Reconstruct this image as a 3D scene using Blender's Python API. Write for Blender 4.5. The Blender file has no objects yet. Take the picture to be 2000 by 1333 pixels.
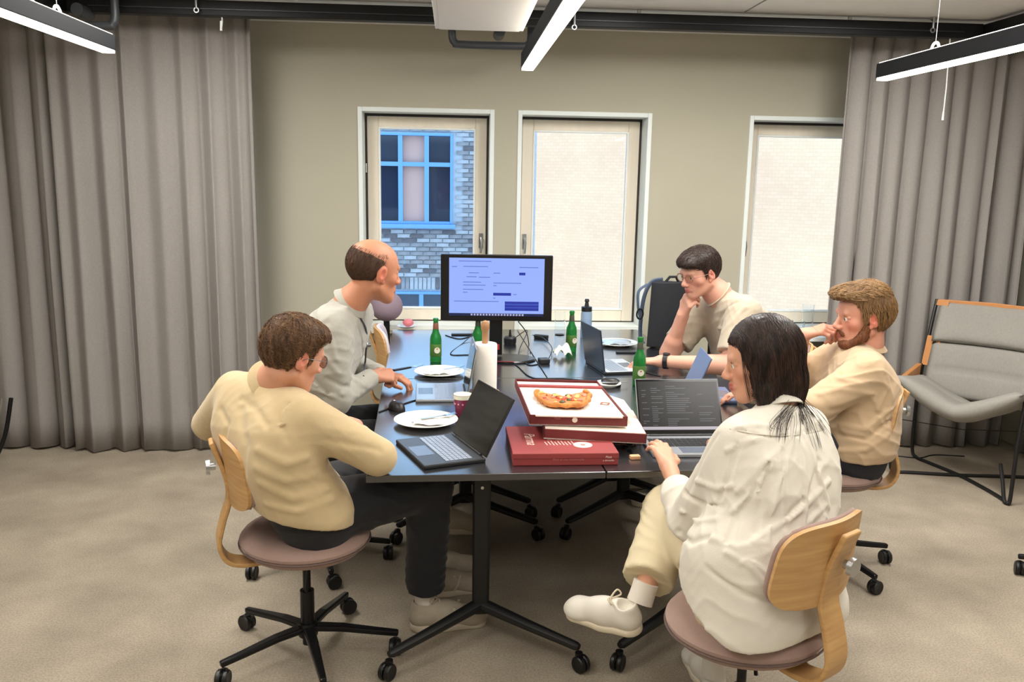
import bpy, bmesh, math, random
import numpy as np
from mathutils import Vector, Matrix
random.seed(7)
PI = math.pi
C = bpy.context.scene.collection
SC = bpy.context.scene

# ---------------------------------------------------------------- camera
CAMF, CAMH = 1700.0, 1.70
_t, _p, _r = map(math.radians, (3.9, 10.6, 1.03))
FW = Vector((math.sin(_t)*math.cos(_p), math.cos(_t)*math.cos(_p), -math.sin(_p)))
_r0 = Vector((math.cos(_t), -math.sin(_t), 0)); _u0 = _r0.cross(FW)
RT = _r0*math.cos(_r)+_u0*math.sin(_r); UP = _u0*math.cos(_r)-_r0*math.sin(_r)
cd = bpy.data.cameras.new('camera'); cam = bpy.data.objects.new('camera', cd); C.objects.link(cam)
cd.sensor_fit = 'HORIZONTAL'; cd.sensor_width = 36; cd.lens = CAMF/2000*36; cd.clip_start = .05; cd.clip_end = 200
M = Matrix.Identity(4)
for i in range(3):
    M[i][0] = RT[i]; M[i][1] = UP[i]; M[i][2] = -FW[i]
M[2][3] = CAMH
cam.matrix_world = M
SC.camera = cam
def ray(x, y): return FW + RT*((x-1000)/CAMF) + UP*((666.5-y)/CAMF)
def at(x, y, Y):                      # photo point on the upright plane at distance Y
    d = ray(x, y); return Vector((0, 0, CAMH)) + d*(Y/d.y)
def on(x, y, Z):                      # photo point on the level plane at height Z
    d = ray(x, y); return Vector((0, 0, CAMH)) + d*((Z-CAMH)/d.z)

# ---------------------------------------------------------------- view, sky, lights
vs = SC.view_settings; vs.view_transform = 'Standard'; vs.look = 'None'; vs.exposure = 0.28; vs.gamma = 1.0; vs.use_curve_mapping = False
w = bpy.data.worlds.new('sky'); SC.world = w; w.use_nodes = True
bg = w.node_tree.nodes['Background']; bg.inputs[0].default_value = (.38, .64, 1.0, 1); bg.inputs[1].default_value = 2.4
def sun(direction, power, col):
    l = bpy.data.lights.new('sun', 'SUN'); l.energy = power; l.color = col; l.angle = math.radians(1)
    o = bpy.data.objects.new('sun', l); C.objects.link(o)
    o.rotation_euler = Vector(direction).to_track_quat('Z', 'Y').to_euler(); return o
sun((-.84, .04, .52), 3.5, (1, .88, .72))
def area(name, loc, sx, sy, power, col, rot=(0, 0, 0)):
    l = bpy.data.lights.new(name, 'AREA'); l.shape = 'RECTANGLE'; l.size = sx; l.size_y = sy; l.energy = power; l.color = col
    o = bpy.data.objects.new(name, l); C.objects.link(o); o.location = loc; o.rotation_euler = rot; return o
WARM = (1, .965, .915)
# unseen fill lights added under the ceiling (the pendants in view glow by themselves)
for x_, y_, w_, h_, e_ in ((-1.6, 2.2, .9, 1.6, 30), (1.9, 2.4, .9, 1.6, 30), (.1, .4, 2.4, .9, 24), (-2.2, -1.2, 1.2, 1.2, 24), (2.2, -1.2, 1.2, 1.2, 24), (-1.3, 3.9, .5, 1.2, 36), (2.2, 3.9, .5, 1.2, 36), (.9, 4.0, .3, 1.2, 30)):
    area('ceiling_fill', (x_, y_, 2.6), w_, h_, e_, WARM)

# ---------------------------------------------------------------- materials
def lin(c):
    return tuple(((v/255)/12.92 if v/255 <= .04045 else ((v/255+.055)/1.055)**2.4) for v in c)
MATS = {}
def mat(name, col, rough=.6, metal=0, spec=.5, vary=0, vscale=8, col2=None, bump=0, bscale=200, stretch=None, detail=3, coat=0, sss=0, sheen=0, emit=None, estr=0, trans=0, alpha=1, weave=False):
    if name in MATS: return MATS[name]
    m = bpy.data.materials.new(name); m.use_nodes = True; MATS[name] = m
    nt = m.node_tree; N = nt.nodes; L = nt.links; b = N['Principled BSDF']
    c = lin(col) + (1,)
    b.inputs['Base Color'].default_value = c; b.inputs['Roughness'].default_value = rough; b.inputs['Metallic'].default_value = metal
    b.inputs['Specular IOR Level'].default_value = spec; b.inputs['Coat Weight'].default_value = coat
    b.inputs['Sheen Weight'].default_value = sheen; b.inputs['Transmission Weight'].default_value = trans; b.inputs['Alpha'].default_value = alpha
    if sss:
        b.inputs['Subsurface Weight'].default_value = sss; b.inputs['Subsurface Radius'].default_value = (.012, .005, .003); b.inputs['Subsurface Scale'].default_value = 1
    if emit:
        b.inputs['Emission Color'].default_value = lin(emit)+(1,); b.inputs['Emission Strength'].default_value = estr
    if vary or bump:
        tc = N.new('ShaderNodeTexCoord'); mp = N.new('ShaderNodeMapping'); L.new(tc.outputs['Object'], mp.inputs[0])
        if stretch: mp.inputs['Scale'].default_value = stretch
    if vary or col2:
        nz = N.new('ShaderNodeTexNoise'); nz.inputs['Scale'].default_value = vscale; nz.inputs['Detail'].default_value = detail
        L.new(mp.outputs[0], nz.inputs[0])
        rp = N.new('ShaderNodeValToRGB'); rp.color_ramp.elements[0].position = .3; rp.color_ramp.elements[1].position = .7
        c2 = lin(col2) if col2 else tuple(v*(1-vary) for v in c[:3])
        rp.color_ramp.elements[0].color = tuple(c2)+(1,); rp.color_ramp.elements[1].color = c
        L.new(nz.outputs[0], rp.inputs[0]); L.new(rp.outputs[0], b.inputs['Base Color'])
    if bump:
        nb = N.new('ShaderNodeTexNoise'); nb.inputs['Scale'].default_value = bscale; nb.inputs['Detail'].default_value = 2
        L.new(mp.outputs[0], nb.inputs[0])
        bp = N.new('ShaderNodeBump'); bp.inputs['Strength'].default_value = bump; bp.inputs['Distance'].default_value = .002
        L.new(nb.outputs[0], bp.inputs['Height']); L.new(bp.outputs[0], b.inputs['Normal'])
    return m

# ---------------------------------------------------------------- mesh helpers
def nrm(v): return Vector(v).normalized()
def frame_from(z, x=None):
    z = nrm(z); x = Vector(x) if x is not None else (Vector((1, 0, 0)) if abs(z.x) < .9 else Vector((0, 1, 0)))
    y = z.cross(x).normalized(); x = y.cross(z)
    return Matrix((x, y, z)).transposed()
class MB:
    def __init__(s): s.v = []; s.f = []
    def add(s, vs, fs):
        b = len(s.v); s.v += [tuple(v) for v in vs]; s.f += [tuple(i+b for i in f) for f in fs]; return s
    def box(s, c, size, rot=None):
        x, y, z = [k/2 for k in size]
        vs = [Vector((a, b_, d)) for a in (-x, x) for b_ in (-y, y) for d in (-z, z)]
        if rot is not None:
            R_ = rot if isinstance(rot, Matrix) else Matrix.Rotation(rot, 3, 'Z')
            vs = [R_ @ q for q in vs]
        return s.add([q+Vector(c) for q in vs], [(0, 1, 3, 2), (4, 6, 7, 5), (0, 4, 5, 1), (2, 3, 7, 6), (0, 2, 6, 4), (1, 5, 7, 3)])
    def b2(s, lo, hi): return s.box([(a+b)/2 for a, b in zip(lo, hi)], [abs(b-a) for a, b in zip(lo, hi)])
    def cyl(s, a, b, r1, r2=None, n=16):
        return s.tube([a, b], [r1, r1 if r2 is None else r2], n)
    def tube(s, pts, r, n=8, flat=1, closed=False):
        pts = [Vector(p) for p in pts]; k = len(pts)
        rs = r if isinstance(r, (list, tuple)) else [r]*k
        vs = []; prev = None
        for i, p in enumerate(pts):
            if closed: d = pts[(i+1) % k]-pts[i-1]
            else: d = pts[min(i+1, k-1)]-pts[max(i-1, 0)]
            F_ = frame_from(d, prev); prev = F_.col[0]
            for j in range(n):
                a = 2*PI*j/n
                vs.append(p+F_.col[0]*(rs[i]*math.cos(a))+F_.col[1]*(rs[i]*flat*math.sin(a)))
        fs = [(i*n+j, i*n+(j+1) % n, (i+1)*n+(j+1) % n, (i+1)*n+j) for i in range(k-1) for j in range(n)]
        if closed: fs += [((k-1)*n+j, (k-1)*n+(j+1) % n, (j+1) % n, j) for j in range(n)]
        else: fs += [tuple(range(n))[::-1], tuple((k-1)*n+j for j in range(n))]
        return s.add(vs, fs)
    def ribbon(s, pts, side, wd, th):      # flat bar swept along pts; side = width direction
        pts = [Vector(p) for p in pts]; side = nrm(side); k = len(pts); vs = []
        ws = wd if isinstance(wd, (list, tuple)) else [wd]*k
        for i, p in enumerate(pts):
            d = (pts[min(i+1, k-1)]-pts[max(i-1, 0)]).normalized(); n_ = d.cross(side).normalized()
            for a, b in ((-1, -1), (1, -1), (1, 1), (-1, 1)): vs.append(p+side*(a*ws[i]/2)+n_*(b*th/2))
        fs = [(i*4+j, i*4+(j+1) % 4, (i+1)*4+(j+1) % 4, (i+1)*4+j) for i in range(k-1) for j in range(4)]
        fs += [(3, 2, 1, 0), tuple((k-1)*4+j for j in range(4))]
        return s.add(vs, fs)
    def lathe(s, prof, c=(0, 0, 0), n=32, R_=None, sx=1, sy=1):
        c = Vector(c); k = len(prof); vs = []
        for (r, z) in prof:
            for j in range(n):
                a = 2*PI*j/n; q = Vector((r*math.cos(a)*sx, r*math.sin(a)*sy, z))
                vs.append(c+(R_ @ q if R_ is not None else q))
        fs = [(i*n+j, i*n+(j+1) % n, (i+1)*n+(j+1) % n, (i+1)*n+j) for i in range(k-1) for j in range(n)]
        fs += [tuple(range(n))[::-1], tuple((k-1)*n+j for j in range(n))]
        return s.add(vs, fs)
    def prism(s, poly, z0, z1):
        n = len(poly)
        vs = [(x, y, z0) for x, y in poly]+[(x, y, z1) for x, y in poly]
        return s.add(vs, [tuple(range(n))[::-1], tuple(range(n, 2*n))]+[(i, (i+1) % n, n+(i+1) % n, n+i) for i in range(n)])
    def sheet(s, fn, nu, nv, th=0):
        """grid surface fn(u,v) in 0..1; th gives it thickness"""
        P_ = [[Vector(fn(i/nu, j/nv)) for j in range(nv+1)] for i in range(nu+1)]
        vs = [P_[i][j] for i in range(nu+1) for j in range(nv+1)]; w_ = nv+1
        fs = [(i*w_+j, (i+1)*w_+j, (i+1)*w_+j+1, i*w_+j+1) for i in range(nu) for j in range(nv)]
        if th:
            def nn(i, j):
                a = P_[min(i+1, nu)][j]-P_[max(i-1, 0)][j]; b = P_[i][min(j+1, nv)]-P_[i][max(j-1, 0)]
                return a.cross(b).normalized()
            o = len(vs); vs = vs+[P_[i][j]-nn(i, j)*th for i in range(nu+1) for j in range(nv+1)]
            fs += [tuple(o+q for q in f[::-1]) for f in fs[:]]
            edge = [i*w_ for i in range(nu+1)]+[nu*w_+j for j in range(1, nv+1)]+[i*w_+nv for i in range(nu-1, -1, -1)]+[j for j in range(nv-1, 0, -1)]
            fs += [(edge[q], edge[q-1], edge[q-1]+o, edge[q]+o) for q in range(len(edge))]
        return s.add(vs, fs)
    def xf(s, R_=None, t=(0, 0, 0)):
        t = Vector(t); s.v = [tuple((R_ @ Vector(q) if R_ is not None else Vector(q))+t) for q in s.v]; return s
    def build(s, name, m, parent=None, smooth=False, bevel=0, bseg=2, loc=None, rz=0, auto=35):
        me = bpy.data.meshes.new(name); me.from_pydata(s.v, [], s.f); me.update()
        return link(name, me, m, parent, smooth, bevel, bseg, loc, rz, auto)
def link(name, me, m, parent=None, smooth=False, bevel=0, bseg=2, loc=None, rz=0, auto=35):
    bm = bmesh.new(); bm.from_mesh(me); bmesh.ops.recalc_face_normals(bm, faces=bm.faces); bm.to_mesh(me); bm.free()
    o = bpy.data.objects.new(name, me); C.objects.link(o)
    if m is not None: me.materials.append(m)
    if smooth:
        me.shade_smooth()
        if auto < 180: me.set_sharp_from_angle(angle=math.radians(auto))
    if bevel:
        md = o.modifiers.new('round', 'BEVEL'); md.width = bevel; md.segments = bseg; md.limit_method = 'ANGLE'; md.angle_limit = math.radians(40)
    if parent is not None: o.parent = parent
    if loc is not None: o.location = loc
    if rz: o.rotation_euler = (0, 0, rz)
    return o
def thing(name, label, cat, loc=(0, 0, 0), rz=0, group=None):
    o = bpy.data.objects.new(name, None); C.objects.link(o); o.empty_display_size = .1
    o.location = loc; o.rotation_euler = (0, 0, rz); o['label'] = label; o['category'] = cat
    if group: o['group'] = group
    return o
def tag(o, label, cat, group=None):
    o['label'] = label; o['category'] = cat
    if group: o['group'] = group
    return o
def struct(o, label=None, cat=None):
    o['kind'] = 'structure'
    if label: o['label'] = label
    if cat: o['category'] = cat
    return o
def copy_tree(o, parent=None):
    c = o.copy(); C.objects.link(c); c.parent = parent
    for ch in list(o.children): copy_tree(ch, c)
    return c
def bez(p, n=8):
    """Catmull-Rom through points"""
    p = [Vector(q) for q in p]; out = []
    for i in range(len(p)-1):
        a = p[max(i-1, 0)]; b = p[i]; c = p[i+1]; d = p[min(i+2, len(p)-1)]
        for k in range(n):
            t = k/n; out.append(.5*((2*b)+(c-a)*t+(2*a-5*b+4*c-d)*t*t+(3*b-a-3*c+d)*t**3))
    out.append(p[-1]); return out
# ---------------------------------------------------------------- room shell
WY = 5.75; CZ = 2.63; XL, XR, YB = -3.7, 3.75, -3.2
m_wall = mat('wall_paint', (184, 180, 162), .85, vary=.05, vscale=1.2, bump=.05, bscale=300)
m_ceil = mat('ceiling_white', (240, 240, 238), .9)
m_black = mat('black_metal', (15, 15, 17), .5, spec=.3)
m_white = mat('white_paint', (236, 240, 238), .5)
def carpet():
    m = mat('carpet', (178, 167, 149), .97, spec=.1, vary=.12, vscale=3.2, col2=(152, 141, 126), bump=.5, bscale=260, detail=8)
    nt = m.node_tree; N = nt.nodes; L = nt.links; b = N['Principled BSDF']
    tc = N.new('ShaderNodeTexCoord'); n2 = N.new('ShaderNodeTexNoise'); n2.inputs['Scale'].default_value = 140; n2.inputs['Detail'].default_value = 3
    L.new(tc.outputs['Object'], n2.inputs[0])
    mx = N.new('ShaderNodeMix'); mx.data_type = 'RGBA'; mx.blend_type = 'MULTIPLY'; mx.inputs['Factor'].default_value = .55
    src = b.inputs['Base Color'].links[0].from_socket
    r = N.new('ShaderNodeValToRGB'); r.color_ramp.elements[0].position = .35; r.color_ramp.elements[1].position = .62; r.color_ramp.elements[0].color = (.55, .53, .5, 1)
    L.new(n2.outputs[0], r.inputs[0]); L.new(src, mx.inputs['A']); L.new(r.outputs[0], mx.inputs['B']); L.new(mx.outputs['Result'], b.inputs['Base Color'])
    return m
m_carpet = carpet()
struct(MB().b2((XL, YB, -.1), (XR, WY+.35, 0)).build('floor', m_carpet), 'beige mottled carpet floor', 'floor')
struct(MB().b2((XL, YB, CZ), (XR, WY+.35, CZ+.1)).build('ceiling', m_ceil))
# window openings: (x0, x1)
WZ0, WZ1 = .70, 2.13
WINS = [(-2.14, -1.27), (-.617, .254), (.405, 1.278), (1.925, 2.80)]
wb = MB(); xs = [XL-.1]+[x for p in WINS for x in p]+[XR+.1]
for i in range(0, len(xs), 2): wb.b2((xs[i], WY, 0), (xs[i+1], WY+.35, CZ))
for a, b in WINS: wb.b2((a, WY, 0), (b, WY+.35, WZ0)); wb.b2((a, WY, WZ1), (b, WY+.35, CZ))
struct(wb.build('wall_back', m_wall))
struct(MB().b2((XL-.1, YB, 0), (XL, WY, CZ)).build('wall_left', m_wall))
struct(MB().b2((XR, YB, 0), (XR+.1, WY, CZ)).build('wall_right', m_wall))
struct(MB().b2((XL, YB-.1, 0), (XR, YB, CZ)).build('wall_front', m_wall))
struct(MB().b2((XL, WY-.015, 0), (XR, WY, .07)).build('baseboard_back', m_white))
# ceiling tile joints (thin recessed lines read as dark battens)
m_joint = mat('joint_grey', (150, 150, 150), .9)
for k, (a, b) in enumerate(((( .9, 3.0), (1.6, 3.0)), ((1.6, -3.0), (1.6, 4.98)), ((-1.4, -3.0), (-1.4, 4.98)))):
    if k: struct(MB().b2((a[0]-.004, a[1], CZ-.003), (b[0]+.004, b[1], CZ)).build('trim_%d' % k, m_joint))
# windows
m_sash = mat('sash_wood', (240, 230, 212), .55, vary=.06, vscale=4, stretch=(6, 6, .6))
m_reveal = mat('window_lining', (232, 240, 238), .45)
m_seal = mat('window_seal', (60, 52, 48), .7)
def glass_mat():
    m = bpy.data.materials.new('window_glass'); m.use_nodes = True; nt = m.node_tree; N = nt.nodes; L = nt.links
    N.clear(); o = N.new('ShaderNodeOutputMaterial'); mx = N.new('ShaderNodeMixShader'); t = N.new('ShaderNodeBsdfTransparent'); g = N.new('ShaderNodeBsdfGlossy')
    f = N.new('ShaderNodeFresnel'); f.inputs[0].default_value = 1.3; g.inputs['Roughness'].default_value = .02
    t.inputs[0].default_value = (.97, .985, .98, 1)
    L.new(f.outputs[0], mx.inputs[0]); L.new(t.outputs[0], mx.inputs[1]); L.new(g.outputs[0], mx.inputs[2]); L.new(mx.outputs[0], o.inputs[0]); return m
m_glass = glass_mat()
m_chrome = mat('brushed_steel', (190, 192, 195), .3, metal=1)
def ring(mb, x0, x1, z0, z1, y0, y1, w, wb_=None, wt=None):
    wb_ = w if wb_ is None else wb_; wt = w if wt is None else wt
    mb.b2((x0, y0, z0), (x0+w, y1, z1)); mb.b2((x1-w, y0, z0), (x1, y1, z1))
    mb.b2((x0+w, y0, z0), (x1-w, y1, z0+wb_)); mb.b2((x0+w, y0, z1-wt), (x1-w, y1, z1)); return mb
for n, (a, b) in enumerate(WINS):
    t = bpy.data.objects.new('window_%d' % (n+1), None); C.objects.link(t); t['kind'] = 'structure'; t.location = (a, WY, WZ0)
    W_, H_ = b-a, WZ1-WZ0
    ring(MB(), 0, W_, 0, H_, -.008, .24, .028).build('window_casing', m_reveal, t, bevel=.003)
    ring(MB(), .028, W_-.028, .028, H_-.028, .17, .25, .012).build('window_seal', m_seal, t)
    ring(MB(), .042, W_-.042, .035, H_-.045, .165, .24, .075, .08, .07).build('window_sash', m_sash, t, bevel=.006)
    ring(MB(), .115, W_-.115, .112, H_-.113, .16, .19, .013).build('glazing_bead', m_white, t, bevel=.002)
    MB().b2((.12, .2, .118), (W_-.12, .206, H_-.12)).build('glass_pane', m_glass, t)
    hx = W_-.075 if n == 1 else .07
    h = MB(); h.tube([(hx, .165, .6), (hx, .13, .6), (hx+.004, .125, .57), (hx, .13, .5)], .008, 8)
    h.box((hx, .16, .58), (.026, .008, .1)); h.build('window_handle', m_chrome, t, smooth=True)
    MB().b2((.03, -.03, -.028), (W_-.03, .18, .0)).build('window_sill', m_sash, t, bevel=.004)
    for zz in (.35, 1.05):
        MB().cyl((.034, .163, zz-.03), (.034, .163, zz+.03), .006, n=8).build('hinge', m_chrome, t, smooth=True)
# cable/duct profile hung under the ceiling round the room (runs across, then comes forward at both ends)
def beam(name, lo, hi, label):
    t = thing(name, label, 'ceiling rail', ((lo[0]+hi[0])/2, (lo[1]+hi[1])/2, CZ))
    o = Vector(t.location); mb = MB().b2(Vector(lo)-o, Vector(hi)-o); mb.build('rail_body', m_black, t, bevel=.004)
    return t
t = beam('ceiling_rail', (-2.05, 4.98, 2.525), (2.98, 5.05, 2.605), 'long black rail hung under the ceiling in front of the windows')
MB().b2((-2.4, -.045, -.075), (2.4, -.035, -.07)).build('rail_groove', mat('rail_edge', (44, 46, 52), .4), t)
for x in (-2.0, -1.37, 1.0, 2.2): MB().cyl((x-.45, 0, -.03), (x-.45, 0, 0), .012, n=8).build('rail_bracket', m_chrome, t)
t = beam('ceiling_rail', (2.99, 1.2, 2.525), (3.06, 5.05, 2.605), 'black ceiling rail coming forward above the lounge chair')
t = beam('ceiling_rail', (-2.13, 1.2, 2.525), (-2.06, 5.05, 2.605), 'black ceiling rail coming forward at the left corner')
# chrome clips on the rail
for k, px in enumerate((383, 1122, 1823)):
    p = at(px, [8, 42, 48][k], 4.95)
    t = thing('cable_clip', ['small chrome clip on the ceiling rail above the left curtain', 'small chrome clip on the ceiling rail beside the middle lamp', 'small chrome clip on the ceiling rail above the right lamp'][k], 'clip', p)
    MB().cyl((0, .02, .03), (0, 0, .03), .008, n=8).cyl((0, 0, .045), (0, 0, -.02), .007, n=8).build('clip_rod', m_chrome, t, smooth=True)
    MB().tube([(.012*math.cos(a), 0, -.03+.012*math.sin(a)) for a in np.linspace(0, 2*PI, 12, endpoint=False)], .004, 6, closed=True).build('clip_ring', m_chrome, t, smooth=True)
# pipes under the ceiling
m_pipe = mat('grey_pipe', (72, 76, 80), .4, metal=.3)
def pipe_loop(cx, label, Y):
    t = thing('ceiling_pipe', label, 'pipe', (cx, Y, CZ))
    z = -.185
    MB().tube(bez([(-.225, 0, 0), (-.225, 0, z+.05), (-.21, 0, z+.01), (-.17, 0, z), (.17, 0, z), (.21, 0, z+.01), (.225, 0, z+.05), (.225, 0, 0)], 4), .022, 12).build('pipe_run', m_pipe, t, smooth=True)
    MB().cyl((.045, -.03, z+.075), (.045, .12, z+.075), .032).build('pipe_end', m_pipe, t, smooth=True)
    return t
pipe_loop(at(960, 90, 5.2).x, 'dark pipe loop under the ceiling behind the middle panel', 5.2)
pipe_loop(at(140, 60, 4.9).x, 'dark pipe loop under the ceiling at the left corner', 4.9)
# suspended linear lights
m_lit = mat('lamp_diffuser', (255, 250, 240), .4, emit=(255, 246, 232), estr=9)
m_up = mat('added_upglow', (255, 250, 240), .4, emit=(255, 244, 228), estr=4)
m_wire = mat('steel_wire', (170, 170, 172), .35, metal=.8)
def pendant(x, yend, z, label, hook_y):
    t = thing('linear_pendant_lamp', label, 'lamp', (x, yend, z), group='black linear pendant lamps'); ln = 3.3
    MB().b2((-.03, -ln, .012), (.03, 0, .078)).build('lamp_housing', mat('lamp_black', (18, 19, 22), .75, spec=.2), t, bevel=.003)
    MB().b2((-.026, -ln+.004, 0), (.026, -.002, .013)).build('lamp_diffuser', m_lit, t)
    MB().b2((-.024, -ln+.01, .078), (.024, -.01, .081)).build('added_upglow_strip', m_up, t)  # glowing strip added on top to brighten ceiling and room
    MB().b2((-.03, -.0, .0), (.03, .003, .076)).build('end_cap', m_black, t)
    for hy in (hook_y, hook_y-2.2):
        MB().tube([(.0, hy+.03*math.cos(a), .078+.03*math.sin(a)) for a in np.linspace(-.2, PI+.2, 12)], .006, 6).build('hook', m_white, t, smooth=True)
        MB().cyl((0, hy, .106), (0, hy, CZ-z), .0016, n=5).build('suspension_wire', m_wire, t)
    return t
EY = 4.15
for px, py, lb, hy in ((213, 104, 'black linear pendant lamp hanging in front of the left curtain', -.5), (1030, 138, 'black linear pendant lamp hanging over the middle of the table', -1.2), (1722, 158, 'black linear pendant lamp hanging in front of the right curtain', -.45)):
    p = at(px, py, EY); pendant(p.x, EY, p.z, lb, hy)
# suspended chilled-beam / acoustic panels
m_panel = mat('perforated_panel', (222, 222, 218), .6)
def perforated():
    m = m_panel; nt = m.node_tree; N = nt.nodes; L = nt.links; b = N['Principled BSDF']
    tc = N.new('ShaderNodeTexCoord'); mp = N.new('ShaderNodeMapping'); mp.inputs['Scale'].default_value = (110, 110, 110); L.new(tc.outputs['Object'], mp.inputs[0])
    v = N.new('ShaderNodeTexVoronoi'); v.inputs['Scale'].default_value = 1; v.inputs['Randomness'].default_value = 0; L.new(mp.outputs[0], v.inputs['Vector'])
    r = N.new('ShaderNodeValToRGB'); r.color_ramp.elements[0].position = .25; r.color_ramp.elements[0].color = (.18, .18, .18, 1); r.color_ramp.elements[1].position = .4; r.color_ramp.elements[1].color = (.75, .75, .73, 1)
    L.new(v.outputs['Distance'], r.inputs[0]); L.new(r.outputs[0], b.inputs['Base Color'])
perforated()
m_panelrim = mat('panel_rim', (232, 230, 224), .5)
def panel(x0, x1, yend, z, label):
    t = thing('ceiling_panel', label, 'ceiling panel', ((x0+x1)/2, yend, z)); hw = (x1-x0)/2; ln = 2.2
    MB().b2((-hw+.02, -ln+.02, -.004), (hw-.02, -.02, .002)).build('perforated_plate', m_panel, t)
    ring2 = MB(); ring2.b2((-hw, -ln, 0), (-hw+.022, 0, .12)); ring2.b2((hw-.022, -ln, 0), (hw, 0, .12)); ring2.b2((-hw, -.022, 0), (hw, 0, .12)); ring2.b2((-hw, -ln, 0), (hw, -ln+.022, .12)); ring2.b2((-hw, -ln, .1), (hw, 0, .125))
    ring2.build('panel_rim', m_panelrim, t, bevel=.004)
    for sx in (-1, 1):
        for yy in (-.3, -1.9): MB().cyl((sx*(hw-.1), yy, .12), (sx*(hw-.1), yy, CZ-z), .003, n=6).build('suspension_rod', m_wire, t)
    return t
a, b = at(850, 56, 4.1), at(1022, 61, 4.1); panel(a.x, b.x, 4.1, 2.35, 'white perforated ceiling panel hanging over the table')
b = at(72, 22, 4.1); panel(b.x-.42, b.x, 4.1, b.z, 'white perforated ceiling panel hanging at the left edge')

# ---------------------------------------------------------------- curtains
m_curtain = mat('curtain_linen', (178, 173, 168), .95, spec=.1, vary=.16, vscale=240, stretch=(1, 1, .35), bump=.35, bscale=420, detail=4)
_b = m_curtain.node_tree.nodes['Principled BSDF']; 
def translucent(m, amount, col):
    nt = m.node_tree; N = nt.nodes; L = nt.links; b = N['Principled BSDF']; out = N['Material Output']
    t = N.new('ShaderNodeBsdfTranslucent'); t.inputs[0].default_value = lin(col)+(1,); mx = N.new('ShaderNodeMixShader'); mx.inputs[0].default_value = amount
    L.new(b.outputs[0], mx.inputs[1]); L.new(t.outputs[0], mx.inputs[2]); L.new(mx.outputs[0], out.inputs[0])
translucent(m_curtain, .25, (150, 146, 142))
def curtain(p0, p1, z0, z1, label, nf, seed, amp=.07, flare=0):
    rnd = random.Random(seed); p0 = Vector(p0); p1 = Vector(p1); L_ = (p1-p0).length; d = (p1-p0)/L_; nr = Vector((-d.y, d.x))
    ph = []; x = 0                                   # irregular fold positions
    while x < 1: ph.append((x, rnd.uniform(.6, 1.25))); x += rnd.uniform(.6, 1.4)/nf
    ph.append((1.0, 1)); ks = [q[0] for q in ph]
    def fn(u, v):
        i = max(j for j in range(len(ks)-1) if ks[j] <= u+1e-9) if u < 1 else len(ks)-2
        f = (u-ks[i])/(ks[i+1]-ks[i]); s = math.sin(2*PI*f)
        a = ph[i][1]*amp*(.55+.45*(1-v)); off = a*(s+.25*math.sin(4*PI*f+seed))+.012*math.sin(u*17+v*5+seed)*(1-v)
        uu = u*L_ + .25*a*math.sin(4*PI*f)+flare*(1-v)*u
        q = p0+d*uu+nr*off
        return (q.x, q.y, z0+(z1-z0)*v+(.006*math.sin(u*40) if v == 0 else 0))
    c = Vector(((p0.x+p1.x)/2, (p0.y+p1.y)/2, 0)); n_ = int(L_/.011)
    o = MB().sheet(fn, n_, 14, .003).xf(None, -c).build('curtain', m_curtain, smooth=True, auto=180); o.location = c
    tag(o, label, 'curtain', 'grey linen curtains'); return o
CYc = 5.33
curtain((-2.31, CYc-.04), (-1.17, CYc-.02), .012, 2.61, 'grey linen curtain beside the leftmost window, nearest the bare wall', 7, 3, .036)
curtain((-3.55, CYc+.02), (-2.30, CYc+.03), .012, 2.61, 'grey linen curtain at the left edge, filling the corner', 7, 5, .040)
curtain((2.37, CYc), (3.62, CYc+.02), .012, 2.59, 'grey linen curtain behind the lounge chair', 10, 11, .045)
curtain((3.66, 5.2), (3.68, 1.6), .012, 2.59, 'grey linen curtain along the right wall', 24, 12, .055)
curtain((-3.55, 1.6), (-3.45, 5.2), .012, 2.61, 'grey linen curtain along the left wall', 24, 14, .055)
for (px0, py0, px1, py1, lb) in ((1852, 110, 1841, 235, 'thin white curtain wand hanging on the right curtain'), (433, 20, 432, 60, 'thin white curtain wand at the top of the left curtain')):
    a = at(px0, py0, 5.02); b = at(px1, py1, 5.02); a.z = max(a.z, 2.528); a.y = 5.02
    t = thing('curtain_wand', lb, 'curtain wand', b)
    MB().tube([(a-b), (a-b)*.4+Vector((.004, 0, 0)), (0, 0, 0)], .004, 6).build('wand_rod', m_white, t, smooth=True)
    MB().cyl((0, 0, 0), (0, 0, .05), .007, .005, 8).build('wand_tip', m_white, t, smooth=True)

# ---------------------------------------------------------------- outside: shaded brick house front and sunlit rendered wall
m_mortar = mat('mortar', (206, 206, 206), .95)
m_brick = mat('grey_brick', (168, 160, 158), .9, vary=.4, vscale=3.5, col2=(120, 112, 112), detail=2)
m_brick2 = mat('grey_brick_pale', (196, 190, 188), .9, vary=.3, vscale=5)
m_brick3 = mat('grey_brick_dark', (120, 108, 108), .9, vary=.3, vscale=5)
m_bframe = mat('blue_window_frame', (120, 164, 214), .6)
m_bglass = mat('dark_glass', (38, 48, 66), .06, spec=.8)
FY = 15.0
def fx(px): return at(px, 400, FY).x
def fz(py): return at(830, py, FY).z
house = thing('house_front', 'shaded grey brick house front with blue windows outside', 'building', (-1.5, FY, -4)); HO = Vector(house.location)
u0, u1, v0, v1 = fx(690), fx(884), fz(438), fz(260)      # upper window
l0, l1, m0, m1 = fx(700), fx(990), fz(612), fz(570)      # lower window
bx1 = fx(1048)
def hb(mb): return mb.xf(None, -HO)
wallm = MB(); X0 = -4.5
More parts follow.
